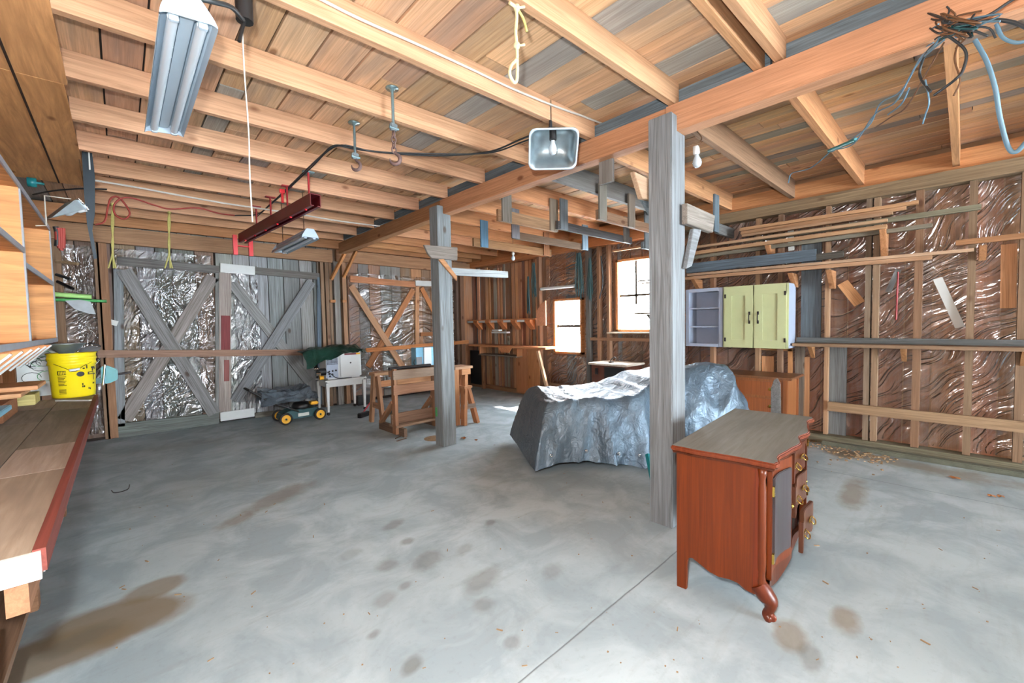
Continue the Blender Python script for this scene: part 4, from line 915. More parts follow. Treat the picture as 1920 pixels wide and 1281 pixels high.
MB().box((3.51, 5.982, .88), (.10, .012, .17)).build('panel', 'maskgray', bc, I4); MB().tube(spline([(3.44, 6.0, .93), (3.41, 5.98, .88), (3.44, 6.0, .83)], 4), .006, 6).build('handle', 'black', bc, I4)
s3 = thing('sawhorse', 'orange wooden sawhorse with splayed legs right of the far post', 'sawhorse', (3.66, 5.0, 0))
s3['group'] = 'sawhorses'; s2['group'] = 'sawhorses'
board('upright_plank', (3.55, 5.05, 0.0), (3.55, 5.05, .84), .10, .05, 'wood', s3, (0, 1, 0), (206, 146, 100))
board('top_beam', (3.45, 5.05, .855), (3.76, 5.05, .855), .30, .035, 'wood', s3, (0, 0, 1), (196, 156, 122)); MB().box((3.68, 5.05, .79), (.16, .2, .09)).build('block', 'wood', s3, I4, .004, (206, 146, 100))
board('leg', (3.62, 4.96, 0), (3.70, 5.02, .75), .05, .09, 'wood', s3, (0, 1, 0), (202, 142, 98)); board('leg', (3.86, 4.96, 0), (3.74, 5.02, .56), .05, .09, 'wood', s3, (0, 1, 0), (200, 138, 96))
board('leg', (3.60, 5.28, 0), (3.70, 5.10, .75), .05, .09, 'wood', s3, (0, 1, 0), (190, 130, 90)); board('leg', (3.84, 5.28, 0), (3.74, 5.10, .56), .05, .09, 'wood', s3, (0, 1, 0), (190, 130, 90))
board('leg_tie', (3.62, 4.95, .27), (3.83, 4.95, .27), .02, .07, 'wood', s3, (0, 0, 1), (150, 132, 118)); board('shoulder', (3.64, 5.05, .555), (3.78, 5.05, .555), .2, .035, 'wood', s3, (0, 0, 1), (206, 150, 108))

# ---- bench and shelves at the far end of the right wall
fb = thing('wall_bench', 'rough plank bench along the right wall beneath the small window', 'bench', (5.85, 6.35, 0))
board('top_plank', (5.86, 5.22, 1.0), (5.86, 7.55, 1.0), .34, .04, 'wood', fb, (0, 0, 1), (206, 136, 86))
board('brace_leg', (5.72, 5.44, .95), (5.76, 5.20, .08), .05, .05, 'wood', fb, (1, 0, 0), (212, 170, 132))
board('back_leg', (5.98, 7.4, 0), (5.98, 7.4, .98), .06, .06, 'wood', fb, (1, 0, 0), (150, 104, 70)); board('low_shelf', (5.90, 6.1, .80), (5.90, 7.3, .80), .26, .03, 'wood', fb, (0, 0, 1), (128, 116, 104))
for y in (6.1, 7.3): board('shelf_hanger', (5.90, y, .80), (5.90, y, .98), .2, .02, 'wood', fb, (0, 1, 0), (190, 124, 76))
MB().prism([(5.70, 6.15, .98), (5.70, 6.55, .98), (5.70, 6.46, .88), (5.70, 6.24, .88)], (.02, 0, 0)).build('bracket', 'wood', fb, I4, color=(216, 142, 90))
for (y0_, y1_) in ((5.62, 5.95), (5.95, 6.3)): board('skirt_board', (5.96, (y0_+y1_)/2, .05), (5.96, (y0_+y1_)/2, .97), y1_-y0_-.02, .02, 'wood', fb, (1, 0, 0), jit((196, 128, 82), 8))
us = thing('bracket_shelf', 'narrow shelf on triangular brackets above the far bench', 'shelf', (6.0, 6.8, 1.45))
board('plank', (6.02, 5.70, 1.555), (6.02, 7.85, 1.555), .2, .022, 'wood', us, (0, 0, 1), (196, 122, 72))
for k in range(5):
    y = 5.85+k*.42
    MB().prism([(6.09, y, 1.54), (5.93, y, 1.54), (5.93, y, 1.50), (6.09, y, 1.34)], (0, .14, 0)).build('bracket', 'wood', us, I4, color=(206, 124, 70))
    if y < 7.6: MB().box((5.955, y+.28, 1.52), (.02, .2, .045)).build('label_strip', 'paper', us, I4)
vs_ = tag(MB().prism([(5.99, 5.48, 1.42), (5.99, 5.74, 1.42), (5.99, 5.74, 1.66), (5.99, 5.60, 1.84), (5.99, 5.48, 1.90)], (.03, 0, 0)).build('shelf_end_board', 'wood', None, I4, .003, (214, 150, 112)), 'tan shield-shaped board left of the small window', 'board')
for j, (z, y0_, y1_) in enumerate(((1.28, 6.6, 7.1), (1.325, 6.86, 7.08))):
    o = MB().box((0, 0, 0), (.10, y1_-y0_, .035)).build('white_box', 'paper', None, Matrix.Translation((6.04, (y0_+y1_)/2, z)), .003); tag(o, ['long white carton on the wall above the far bench', 'short white carton on the wall above the far bench'][j], 'box', 'white cartons above the far bench')
wt_ = tag(MB().tube([(6.03, 5.62, 2.13), (6.03, 4.80, 2.13)], .03, 10).build('white_tube', 'enamel', None, I4), 'white tube fixed over the small window', 'tube')
dk = MB().box((0, 0, 0), (.10, .42, .78)).build('dark_panel', 'black', None, Matrix.Translation((6.02, 7.66, .47)), .004); tag(dk, 'black panel leaning in the far corner under the bench end', 'panel')
for j, (y, z0_, z1_, w, lb) in enumerate(((5.76, 1.95, 2.64, .12, 'gray green fibre strands hanging nearest left of the small window'), (5.93, 1.64, 2.40, .07, 'thin gray green fibre strands hanging farthest left of the small window'), (4.66, 1.88, 2.70, .16, 'thick gray green fibre strands hanging right of the small window'), (4.42, 1.82, 2.58, .12, 'gray green fibre strands hanging between the two windows'))):
    b = MB()
    for k in range(16):
        yy = y+random.uniform(-w/2, w/2); xx = 5.99+random.uniform(-.02, .015)
        b.tube([(xx, y+(yy-y)*.4, z1_), (xx+random.uniform(-.01, .01), yy, (z0_+z1_)/2), (xx, yy+random.uniform(-.02, .02), z0_+random.uniform(0, .18))], .006, 5)
    o = b.build('fibre_strands', 'fiber', None, I4); tag(o, lb, 'strands', 'strands by the windows')
hk = cable('black_hose', [onx(1127, 480, 6.0), onx(1130, 530, 6.0), onx(1124, 560, 6.0)], .012, 'blackcord', 'short black hose hanging left of the tall window', 'hose')
sh = thing('corner_shelf', 'small gray corner shelf right of the tall window', 'shelf', (5.95, 3.1, 1.5))
a = onx(1203, 588, 5.9)
MB().box((5.95, a.y-.12, a.z), (.26, .40, .025)).build('plank', 'gray', sh, I4, color=(132, 118, 104)); MB().prism([(5.85, a.y-.2, a.z-.015), (6.06, a.y-.2, a.z-.015), (6.06, a.y-.2, a.z-.25)], (0, .03, 0)).prism([(5.99, a.y-.02, a.z-.015), (5.99, a.y-.28, a.z-.015), (5.99, a.y-.2, a.z-.24)], (.02, 0, 0)).build('bracket', 'gray', sh, I4, color=(96, 84, 74))

# ================================================================== LUMBER
def stick(x0, y0_, x1, y1_, w, t, c, lb, X=5.86, mat='wood'):
    a, b = onx(x0, y0_, X), onx(x1, y1_, X)
    z = (a.z+b.z)/2; a.z = z+(a.z-z)*.35; b.z = z+(b.z-z)*.35
    o = board('lumber_strip', a, b, t, w, mat, None, (0, 0, 1), dull(c, .22)); tag(o, lb, 'lumber', 'lumber strips on the wall racks')
G = (130, 118, 92)
stick(1388, 429, 1722, 382, .035, .05, (214, 150, 92), 'orange strip topmost on the upper wall rack')
stick(1390, 437, 1699, 391, .035, .05, (206, 148, 96), 'second strip from the top of the upper wall rack', 5.90)
stick(1392, 443, 1674, 399, .03, .05, (190, 140, 96), 'third strip from the top of the upper wall rack', 5.85)
stick(1400, 452, 1840, 387, .05, .05, (138, 134, 104), 'long greenish gray strip reaching farthest right on the upper wall rack', 5.98)
stick(1300, 464, 1664, 414, .03, .06, (210, 160, 112), 'pale strip low on the upper wall rack', 5.80)
stick(1290, 478, 1663, 423, .04, .06, (206, 150, 96), 'orange strip lowest but one on the upper wall rack', 5.80)
stick(1290, 487, 1748, 419, .04, .05, (136, 128, 106), 'round gray pole lowest on the upper wall rack', 5.92)
stick(1288, 504, 1530, 478, .13, .04, (98, 118, 136), 'wide blue gray plank on the lower wall rack', 5.86, 'gray')
stick(1525, 484, 1582, 476, .07, .05, (92, 88, 80), 'short dark stub at the end of the wide blue gray plank', 5.90, 'gray')
stick(1290, 513, 1826, 473, .03, .05, (206, 160, 118), 'long pale strip on the lower wall rack', 5.84)
stick(1286, 521, 1748, 485, .04, .06, (206, 148, 100), 'orange strip lowest on the lower wall rack', 5.84)
stick(1792, 457, 1936, 440, .05, .06, (190, 122, 66), 'orange rail at the right end of the plastic-covered wall', 5.95)
stick(1196, 527, 1238, 524, .02, .02, (120, 92, 70), 'thin dark stick poking out before the tall window', 6.0)
stick(1204, 531, 1240, 529, .02, .02, (190, 140, 96), 'thin pale stick poking out before the tall window', 6.02)
stick(1150, 470, 1260, 455, .03, .05, (212, 140, 84), 'orange strip over the tall window', 5.95)
for j, (px, py, h) in enumerate(((1302, 520, .16), (1483, 508, .16), (1555, 502, .2), (1440, 455, .2), (1655, 425, .35), (1842, 455, .12))):
    p = onx(px, py, 5.88)
    o = MB().prism([(5.80, p.y-.03, p.z-.03), (6.08, p.y-.03, p.z-.03), (6.08, p.y-.03, p.z-.03-h), (6.02, p.y-.03, p.z-.03-h)], (0, .05, 0)).build('rack_bracket', 'wood', None, I4, .003, (186, 128, 82)); tag(o, ['wooden rack bracket above the blue gray shelf unit', 'wooden rack bracket above the right end of the green cabinet', 'brown rack bracket right of the green cabinet under the lower rack', 'wooden bracket carrying the upper wall rack above the green cabinet', 'slim bracket at the right end of the upper wall rack', 'little bracket under the orange rail at far right'][j], 'bracket', 'rack brackets')

# ================================================================== CEILING RACKS OF SCRAP BOARD
def rack(lb, Z, bar, hangers, bh, c, hc):
    (x0, y0_), (x1, y1_) = bar; a, b = onz(x0, y0_, Z), onz(x1, y1_, Z); y = (a.y+b.y)/2
    a.y = b.y = y; t = thing('ceiling_rack', lb, 'rack', ((a.x+b.x)/2, y, Z), group='scrap-board racks hung from the joists')
    board('crossbar', a+V((0, 0, bh/2)), b+V((0, 0, bh/2)), .035, bh, 'gray', t, (0, 0, 1), c)
    for k, px in enumerate(hangers):
        x = ony(px, y0_, y).x
        board('hanger', (x, y-.03, Z-.0), (x, y-.03, ZC-.12), .14, .022, 'gray', t, (0, 1, 0), hc[k])
rack('brown rack board with two broad hangers just right of the far post', 2.64, ((933, 414), (1043, 436)), (947, 1035), .13, (150, 120, 92), ((130, 128, 122), (140, 130, 116)))
rack('dark gray rack board in the middle of the ceiling racks', 2.66, ((1050, 428), (1178, 459)), (1054, 1171), .10, (84, 84, 86), ((112, 124, 132), (120, 120, 118)))
rack('brown rack board hung just left of the near post', 2.64, ((1122, 411), (1226, 440)), (1126, 1180), .11, (136, 108, 86), ((128, 126, 118), (122, 112, 102)))
rack('dark brown rack board with a blue gray hanger at its right end', 2.64, ((969, 446), (1089, 471)), (964, 1094), .10, (96, 78, 62), ((116, 120, 128), (112, 134, 150)))
rack('farthest brown rack board with a blue hanger', 2.64, ((890, 461), (1030, 482)), (906, 1022), .12, (140, 108, 76), ((88, 128, 158), (150, 110, 80)))
rack('gray rack board right of the near post', 2.58, ((1338, 438), (1388, 450)), (1338, 1380), .13, (116, 118, 118), ((110, 128, 140), (150, 120, 96)))
rack('dark rack board hung low before the tall window', 2.50, ((1205, 466), (1240, 474)), (1210, 1225), .10, (96, 104, 108), ((112, 120, 124), (120, 110, 96)))
ho = thing('hanging_block', 'gray board block hung under the main beam beside the hooded lamp', 'board', (3.05, 2.02, 2.6))
p = onx(1140, 345, 3.02)
board('block', (3.0, p.y, p.z), (3.0, p.y, ZC-.3), .13, .03, 'gray', ho, (1, 0, 0), (138, 138, 136))
# ---- brackets on the posts
def plate(lb, poly, X, t, c, name='post_bracket', mat='gray', n='x'):
    pts = [onx(px, py, X) for px, py in poly] if n == 'x' else [ony(px, py, X) for px, py in poly]
    o = MB().prism(pts, (t, 0, 0) if n == 'x' else (0, t, 0)).build(name, mat, None, I4, .003, c); tag(o, lb, 'bracket', 'bracket boards on the posts')
plate('gray and orange bracket board nailed across the far post', [(795, 459), (858, 464), (858, 488), (810, 484), (803, 476)], 4.225, .03, (150, 146, 142), n='y')
plate('slanted orange brace under the bracket board on the far post', [(823, 487), (832, 485), (857, 518), (857, 527)], 4.228, .026, (206, 150, 104), mat='wood', n='y')
plate('pale cut board nailed to the near post top', [(1189, 321), (1262, 358), (1262, 384), (1204, 372)], 1.568, .035, (176, 146, 118), mat='wood', n='y')
plate('slanted gray brace running down the left side of the near post', [(1205, 372), (1218, 374), (1262, 450), (1262, 475)], 1.605, .03, (120, 136, 146), n='y')
plate('gray bracket board on the right side of the near post', [(1278, 383), (1331, 406), (1327, 438), (1278, 421)], 1.37, -.04, (140, 136, 130), n='y')
plate('slanted gray brace under the bracket board right of the near post', [(1293, 430), (1308, 432), (1290, 500), (1279, 505)], 1.375, -.03, (132, 140, 146), n='y')
ab = board('arm_board', (3.0, 4.42, 2.15), (4.15, 4.55, 2.19), .06, .09, 'gray', None, (0, 0, 1), (178, 190, 196)); tag(ab, 'pale gray arm board sticking out right of the far post', 'board')

# ================================================================== LAMPS
def shop_light(lb, x, y0_, y1_, z, roll, chain, par=None):
    L = y1_-y0_; cy = (y0_+y1_)/2
    t = thing('shop_light', lb, 'light', (x, cy, z), group='fluorescent shop lights')
    Mw = Matrix.Translation((x, cy, z)) @ Matrix.Rotation(roll, 4, 'Y')
    def tb(m, nm, mat, p=None, bev=0):
        return m.build(nm, mat, p or t, Mw, bev)
    prof = [(-.092, -.03), (-.082, .0), (-.036, .03), (.036, .03), (.082, 0), (.092, -.03)]
    m = MB(); vs = []; fs = []
    for yy in (-L/2, L/2):
        for (a, b) in prof: vs.append((a, yy, b))
        for (a, b) in prof: vs.append((a*.985, yy, b-.004))
    n_ = len(prof)
    for k in range(n_-1): fs += [(k, k+1, 2*n_+k+1, 2*n_+k), (n_+k, 3*n_+k, 3*n_+k+1, n_+k+1)]
    fs += [(0, 2*n_, 3*n_, n_), (n_-1, 2*n_-1, 4*n_-1, 3*n_-1)]
    tb(m.add(vs, fs), 'reflector', 'fixture')
    tb(MB().box((0, 0, .055), (.075, L*.98, .04)), 'ballast_box', 'fixture', None, .006)
    tb(MB().box((0, 0, .018), (.05, L*.97, .03)), 'channel', 'fixture', None, .004)
    for s in (-1, 1):
        e = tb(MB().prism([(a, s*L/2, b) for a, b in [(-.092, -.031), (-.082, .002), (-.04, .076), (.04, .076), (.082, .002), (.092, -.031), (.075, -.02), (-.075, -.02)]], (0, s*.012, 0)), 'end_cap', 'fixture', None, .004)
        for q in (-1, 1): tb(MB().box((q*.046, s*(L/2-.02), -.008), (.03, .022, .05)), 'tube_holder', 'fixture', e, .003)
    for q in (-1, 1): tb(MB().tube([(q*.046, -L/2+.03, -.012), (q*.046, L/2-.03, -.012)], .018, 14), 'tube', 'tube')
    for yy in chain: MB().tube([(x, yy, z+.07), (x, yy, 3.0 if abs(yy-2) > 9 else ZC-.01)], .004, 5).build('chain', 'chrome', t, I4)
    return t
f1 = shop_light('large fluorescent shop light hung near the camera at upper left', .245, 2.04, 3.30, 2.70, math.radians(-6), (2.3, 3.1))
MB().tube(spline([(.26, 2.06, 2.78), (.33, 2.05, 2.79), (.40, 2.10, 2.83), (.46, 2.20, 2.86)], 6), .010, 6).build('power_cord', 'blackcord', f1, I4)
sk = tag(MB().tube([(0, 0, .08), (0, 0, -.05)], .035, 12).tube([(0, 0, -.04), (-.03, -.02, -.16)], .008, 6).build('lamp_socket', 'black', None, Matrix.Translation((.475, 2.24, 2.93))), 'black plug socket hanging at the ceiling right of the large shop light', 'socket')
f2 = shop_light('small-looking fluorescent shop light hung under the red rail by the barn doors', 1.585, 4.95, 6.18, 2.50, 0, (5.15, 6.0))
# hooded yard lamp
hl = thing('hood_lamp', 'white hooded lamp with bare bulb hanging by the main beam', 'lamp', (2.40, 2.10, 2.74))
Mh = Matrix.Translation((2.405, 2.10, 2.79)) @ Matrix.Rotation(-YAW, 4, 'Z') @ Matrix.Rotation(math.radians(-48), 4, 'X')
def rrect(w, h, r, z, n=5):
    out = []
    for (cx, cy, a0) in ((w/2-r, h/2-r, 0), (-w/2+r, h/2-r, 90), (-w/2+r, -h/2+r, 180), (w/2-r, -h/2+r, 270)):
        for k in range(n+1):
            a = math.radians(a0+90*k/n); out.append((cx+r*math.cos(a), cy+r*math.sin(a), z))
    return out
loops = [rrect(.21, .13, .05, .10), rrect(.27, .19, .05, .09), rrect(.31, .24, .05, .03), rrect(.345, .28, .05, -.04), rrect(.36, .295, .05, -.042), rrect(.36, .295, .05, -.055), rrect(.335, .27, .05, -.052), rrect(.30, .23, .05, .022), rrect(.255, .175, .05, .08), rrect(.10, .06, .02, .088)]
vs = [p for l in loops for p in l]; n_ = len(loops[0]); fs = []
for i in range(len(loops)-1):
    for k in range(n_): fs.append((i*n_+k, i*n_+(k+1) % n_, (i+1)*n_+(k+1) % n_, (i+1)*n_+k))
fs.append(tuple(range(n_))); fs.append(tuple(range((len(loops)-1)*n_, len(loops)*n_))[::-1])
hb = MB().add(vs, fs, True).build('hood', 'fixture', hl, Mh)
hb.data.materials.append(M['galv'])
for i, p in enumerate(hb.data.polygons):
    if n_*6 <= i < n_*9 or i == len(hb.data.polygons)-1: p.material_index = 1
MB().tube([(0, -.10, .055), (0, -.045, .01)], .026, 12).build('socket', 'black', hl, Mh)
MB().lathe([(.014, -.0), (.015, .02), (.03, .05), (.033, .07), (.028, .09), (.015, .102), (0, .105)], (0, -.045, .01), 16, V((0, 1, -.45)).to_track_quat('Z', 'Y').to_matrix()).build('bulb', 'bulb', hl, Mh)
MB().tube(spline([(2.41, 2.12, 2.88), (2.42, 2.13, 2.95), (2.43, 2.14, 3.0)], 4), .012, 8).build('stem', 'blackcord', hl, I4)
MB().tube([(2.43, 2.14, 3.0), (2.43, 2.14, ZC-.01)], .010, 8).build('hook', 'chrome', hl, I4)
# bare bulbs
def bulb(lb, p, d, cord):
    p = V(p); d = V(d).normalized(); R = d.to_track_quat('Z', 'Y').to_matrix()
    t = thing('light_bulb', lb, 'bulb', p, group='bare light bulbs')
    MB().lathe([(0, -.06), (.022, -.058), (.024, -.01), (.018, 0)], p, 12, R).build('socket', 'enamel', t, I4)
    MB().lathe([(.014, 0), (.016, .012), (.030, .045), (.032, .06), (.027, .08), (.014, .092), (0, .095)], p, 16, R).build('bulb', 'bulb', t, I4)
    if cord: MB().tube(spline(cord, 5), .004, 5).build('cord', 'browncord', t, I4)
    return t
q = onx(1306, 290, 3.12)
bulb('bare bulb hanging right of the near post top', q, (.05, -.05, -1), [q+V((0, 0, .05)), q+V((.06, -.01, .14)), V((q.x+.10, 1.45, 2.97))])
q = onz(962, 478, 2.62); bulb('bare bulb under the far joists above the bench', q, (0, 0, -1), [q+V((0, 0, .05)), q+V((0, 0, .2)), V((q.x, q.y, ZC-.005))])
# clamp lamp with foil reflector by the left wall
cl = thing('clamp_lamp', 'foil-lined reflector lamp clamped by the left wall over the cubby shelf', 'lamp', (-.32, 5.2, 2.5))
Mc = Matrix.Translation((-.30, 5.15, 2.52)) @ Matrix.Rotation(math.radians(20), 4, 'Z') @ Matrix.Rotation(math.radians(-38), 4, 'Y')
MB().prism([(-.13, -.06, -.02), (.09, -.06, .03), (.11, -.06, .02), (.11, -.06, -.06)], (0, .20, 0)).build('reflector', 'galv', cl, Mc)
MB().box((.115, .04, -.02), (.012, .22, .10)).build('foil_lining', 'foil', cl, Mc)
MB().tube([(-.46, 5.1, 2.35), (-.40, 5.1, 2.36), (-.40, 5.1, 2.60), (-.25, 5.1, 2.60)], .005, 6).build('wire_frame', 'cord', cl, I4)
q = ony(145, 395, 5.2); bulb('bare bulb beside the foil-lined lamp at left', q, (-1, 0, -.4), [q+V((.05, 0, .02)), q+V((.055, .03, .15)), V((q.x+.03, q.y+.05, 2.985))])
jb = tag(MB().lathe([(0, -.03), (.045, -.03), (.045, .03), (0, .03)], (0, 0, 0), 12, Matrix.Rotation(math.pi/2, 3, 'Y')).tube([(0, 0, 0), (.08, 0, -.0)], .012, 8).build('junction_box', 'teal', None, Matrix.Translation(onz(60, 342, 2.93))), 'round teal junction box under the plywood at left', 'junction box')

# ================================================================== HOOKS, RAIL, SAW
def hook(lb, x, y, ztop, zrod, chain):
    t = thing('hanging_hook', lb, 'hook', (x, y, ztop), group='steel hooks hung from the ceiling')
    MB().lathe([(0, .006), (.045, .004), (.045, -.004), (.018, -.006), (.016, -.016), (0, -.016)], (x, y, ztop), 16).build('washer', 'zinc', t, I4)
    MB().tube([(x, y, ztop), (x, y, zrod)], .010, 10).build('rod', 'zinc', t, I4)
    MB().box((x, y, zrod-.01), (.055, .03, .05)).build('shackle', 'galv', t, I4, .006); MB().tube([(x-.035, y-.01, zrod-.02), (x+.035, y-.01, zrod-.02)], .009, 8).build('pin', 'zinc', t, I4)
    z = zrod-.04
    if chain:
        for k in range(4):
            a = k % 2; pts = []
            for i in range(13):
                th = i/12*2*math.pi; u, w = .016*math.cos(th), .024*math.sin(th)
                pts.append((x+(u if a else 0), y+(0 if a else u), z-.02+w))
            MB().tube(pts, .0055, 6).build('chain_link', 'rust', t, I4); z -= .036
    c = V((x+.005, y, z-.045)); pts = [c+V((.0, 0, .05))]+[c+V((rt*math.cos(math.radians(a))+V((0, 0, 1))*math.sin(math.radians(a)))*.036) for a in range(75, -205, -20)]
    MB().tube(pts, [.011]*3+[.014]*8+[.012, .009, .006, .004][:max(0, len(pts)-11)], 8).build('hook', 'rust', t, I4)
hook('steel hook with a short chain on a long rod below the ceiling', 1.475, 2.77, 3.155, 2.90, True)
hook('single rusty steel hook on a rod left of the chained one', 1.475, 3.43, 3.15, 2.895, False)
rr_ = thing('red_rail', 'dark red steel trolley rail hung under the joists by the barn doors', 'rail', (1.27, 5.3, 2.6))
a, b = V((1.40, 4.18, 2.63)), V((1.25, 6.58, 2.63)); d = (b-a).normalized(); sx = V((d.y, -d.x, 0))
web = MB()
for (o, w, h) in ((0, .012, .11), (0, .10, .012)): pass
MB().bar(a+V((0, 0, .055))-sx*.045, b+V((0, 0, .055))-sx*.045, .11, .008, sx).bar(a+V((0, 0, .055))+sx*.045, b+V((0, 0, .055))+sx*.045, .11, .008, sx).bar(a+V((0, 0, .108)), b+V((0, 0, .108)), .09, .008).build('channel', 'maroon', rr_, I4)
for s in (-1, 1): MB().bar(a+sx*s*.032, b+sx*s*.032, .03, .008).build('flange', 'maroon', rr_, I4)
for k in range(6):
    p = a+(b-a)*(k+.4)/6; MB().lathe([(0, -.012), (.012, -.01), (.012, .006), (0, .008)], p-V((0, 0, .005))-sx*.03, 8).build('bolt_head', 'redbright', rr_, I4)
for k, f_ in enumerate((.06, .30, .52, .74)):
    p = a+(b-a)*f_; jyk = min(JY, key=lambda j: abs(j-p.y)); top = V((p.x, p.y, 2.985))
    h_ = MB().tube([p+V((0, 0, .11)), top], .010, 8).build('hanger_rod', 'red', rr_, I4)
    MB().box(tuple(top+V((0, 0, -.006))), (.10, .05, .012)).build('hanger_plate', 'zinc' if k == 0 else 'red', h_, I4)
for s in (-1, 1): MB().box(tuple(b+sx*s*.09+V((0, 0, -.04))), (.05, .05, .26)).build('end_bracket', 'redbright', rr_, I4, .004)
MB().bar(b-sx*.09+V((0, 0, -.05)), b+sx*.09+V((0, 0, -.05)), .05, .012).build('end_tie', 'redbright', rr_, I4)
tb_ = tag(MB().box((0, 0, -.05), (.022, .022, .11)).box((0, 0, .02), (.05, .02, .04)).build('turnbuckle', 'redbright', None, Matrix.Translation(onz(529, 362, 2.93))), 'red turnbuckle on the joist above the trolley rail', 'turnbuckle')
sw = thing('hand_saw', 'long dark saw hanging from the joists at left', 'saw', (-.14, 5.2, 2.1))
pts = [ony(px, py, 5.2) for px, py in ((153, 281), (172, 281), (178, 330), (178, 400), (173, 432), (182, 484), (176, 486), (163, 420), (158, 370))]
MB().prism(pts, (0, .012, 0)).build('blade', 'sawblue', sw, I4)
MB().prism([ony(px, py, 5.19) for px, py in ((165, 284), (168, 284), (170, 318), (167, 318))], (0, .032, 0)).build('handle_slot', 'paper', sw, I4)
gl = thing('glove', 'red and black work glove hung at the cubby shelf end', 'glove', tuple(ony(112, 450, 5.75)))
b_ = MB()
for k in range(4): b_.tube(spline([ony(106+k*4, 428, 5.712), ony(107+k*4, 450, 5.712), ony(108+k*3.4, 470-abs(k-2)*4, 5.712)], 4), .016, 8)
b_.build('fingers', 'redcord', gl, I4); MB().tube(spline([ony(104, 425, 5.715), ony(108, 440, 5.715), ony(107, 462, 5.715)], 4), .02, 8).build('cuff', 'black', gl, I4)
kn = thing('corn_knife', 'broad blade with green handles hung on the wall left of the barn doors', 'tool', tuple(ony(150, 570, 7.7)))
MB().prism([ony(px, py, 7.70) for px, py in ((122, 564), (150, 562), (170, 566), (180, 590), (165, 588), (140, 580))], (0, .01, 0)).build('blade', 'maskgray', kn, I4)
MB().tube([ony(102, 552, 7.72), ony(172, 557, 7.72)], .03, 10).build('handle', 'lime', kn, I4); MB().tube([ony(104, 562, 7.72), ony(200, 565, 7.72)], .02, 8).build('handle_bar', 'green', kn, I4)
pgs = [tag(MB().tube([ony(x0, y0_, 7.85), ony(x1, y1_, 7.70)], .02, 8).build('wall_peg', m_, None, I4), lb, 'peg', 'pegs left of the barn doors') for (x0, y0_, x1, y1_, m_, lb) in ((106, 490, 146, 495, 'dust', 'brown wooden peg highest left of the barn doors'), (106, 515, 133, 524, 'blackcord', 'dark curved peg left of the barn doors'), (108, 528, 137, 542, 'iron', 'thin iron peg just above the green handled blade'))]

# ================================================================== ROPES AND CABLES
def ropes(lb, px, y):
    t = thing('rope_pair', lb, 'rope', tuple(onz(px, 382 if px < 260 else 397, 2.99)), group='yellow ropes by the barn doors')
    top = ony(px, 380 if px < 260 else 396, y)
    for dx, ex in ((-3, -8), (1, 6), (3, 2)):
        pts = [top, ony(px+dx*.6, 420, y), ony(px-dx*.4, 455, y), ony(px+dx*.3, 478, y), ony(px+ex, 503, y)]
        MB().tube(spline(pts, 6), .008, 6).build('strand', 'ropey', t, I4)
    MB().lathe([(0, -.02), (.02, -.01), (.02, .01), (0, .02)], top+V((0, 0, -.02)), 8).build('knot', 'ropey', t, I4)
ropes('yellow rope pair hanging over the corner stud left of the barn doors', 211, 6.97)
ropes('yellow rope pair hanging over the middle of the left door leaf', 317, 6.97)
rp = thing('rope_loop', 'cream rope with a knotted loop hanging from the near joist', 'rope', (1.43, 1.44, 2.62))
O = lambda px, py: ony(px, py, 1.425)
MB().tube(spline([O(955, 5), O(966, 14), O(969, 30), O(967, 60), O(969, 85), O(970, 120), O(969, 150), O(963, 154), O(956, 140), O(958, 125), O(968, 112)], 8), .0075, 8).build('loop', 'rope', rp, I4)
MB().tube(spline([O(968, 14), O(975, 24), O(983, 40), O(988, 60)], 6), .006, 8).build('tail', 'ropey', rp, I4)
for (px, py) in ((969, 15), (969, 86)): MB().lathe([(0, -.018), (.014, -.01), (.016, 0), (.014, .01), (0, .018)], O(px, py), 10).tube([O(px, py), O(px+14, py-2)], .006, 8).build('knot', 'rope', rp, I4)
cable('pull_cord', [(.47, 2.26, 3.14), (.468, 2.26, 2.7), (.474, 2.26, 2.4), (.47, 2.26, 2.2), (.472, 2.26, ony(443, 412, 2.26).z)], .0032, 'cord', 'thin white pull cord hanging straight from the joists', 'cord')
def jface(j, x): return j+.057-.07*(x+.46)/3.39-.0225
def facecable(lb, j, pts, r, mat):
    P_ = []
    for (px, py) in pts:
        p = ony(px, py, j+.02); p = ony(px, py, jface(j, p.x)-r*.9); P_.append(p)
    cable('joist_cable', P_, r, mat, lb, 'cable')
facecable('white cable stapled along the near joist', 2.16, [(598, -3), (680, 38), (780, 82), (880, 128), (960, 166), (1040, 199), (1090, 217), (1132, 233)], .008, 'cord')
facecable('white cable stapled along a far left joist', 5.66, [(176, 338), (265, 353), (340, 367), (420, 381), (480, 390), (560, 402), (640, 415), (712, 424)], .009, 'cord')
cable('red_cable', [ony(px, py, 6.335) for px, py in ((178, 422), (196, 415), (202, 390), (208, 372), (222, 370), (238, 388), (243, 402), (232, 411), (216, 402), (214, 385), (228, 372), (250, 372), (290, 385), (320, 392), (370, 390), (410, 400), (440, 404))], .009, 'redcord', 'red cable curling across the joists at left', 'cable')
cable('black_cable', [onz(px, py, 2.975) for px, py in ((440, 404), (482, 402), (510, 380), (540, 352), (575, 318), (605, 290), (628, 273), (665, 279), (720, 286), (790, 291), (850, 291), (920, 284), (975, 262), (1030, 240))], .008, 'blackcord', 'black cable draped from the red rail to the hooded lamp', 'cable')
cable('black_cable', [onz(px, py, 2.97) for px, py in ((480, 408), (535, 360), (580, 318), (632, 274), (700, 284), (800, 288), (915, 287), (980, 266), (1032, 246))], .006, 'blackcord', 'thinner second cable beside the draped black cable', 'cable')
cable('black_cable', [onz(px, py, 2.972) for px, py in ((62, 365), (100, 358), (150, 354), (200, 355))], .008, 'blackcord', 'black cable under the plywood at upper left', 'cable')
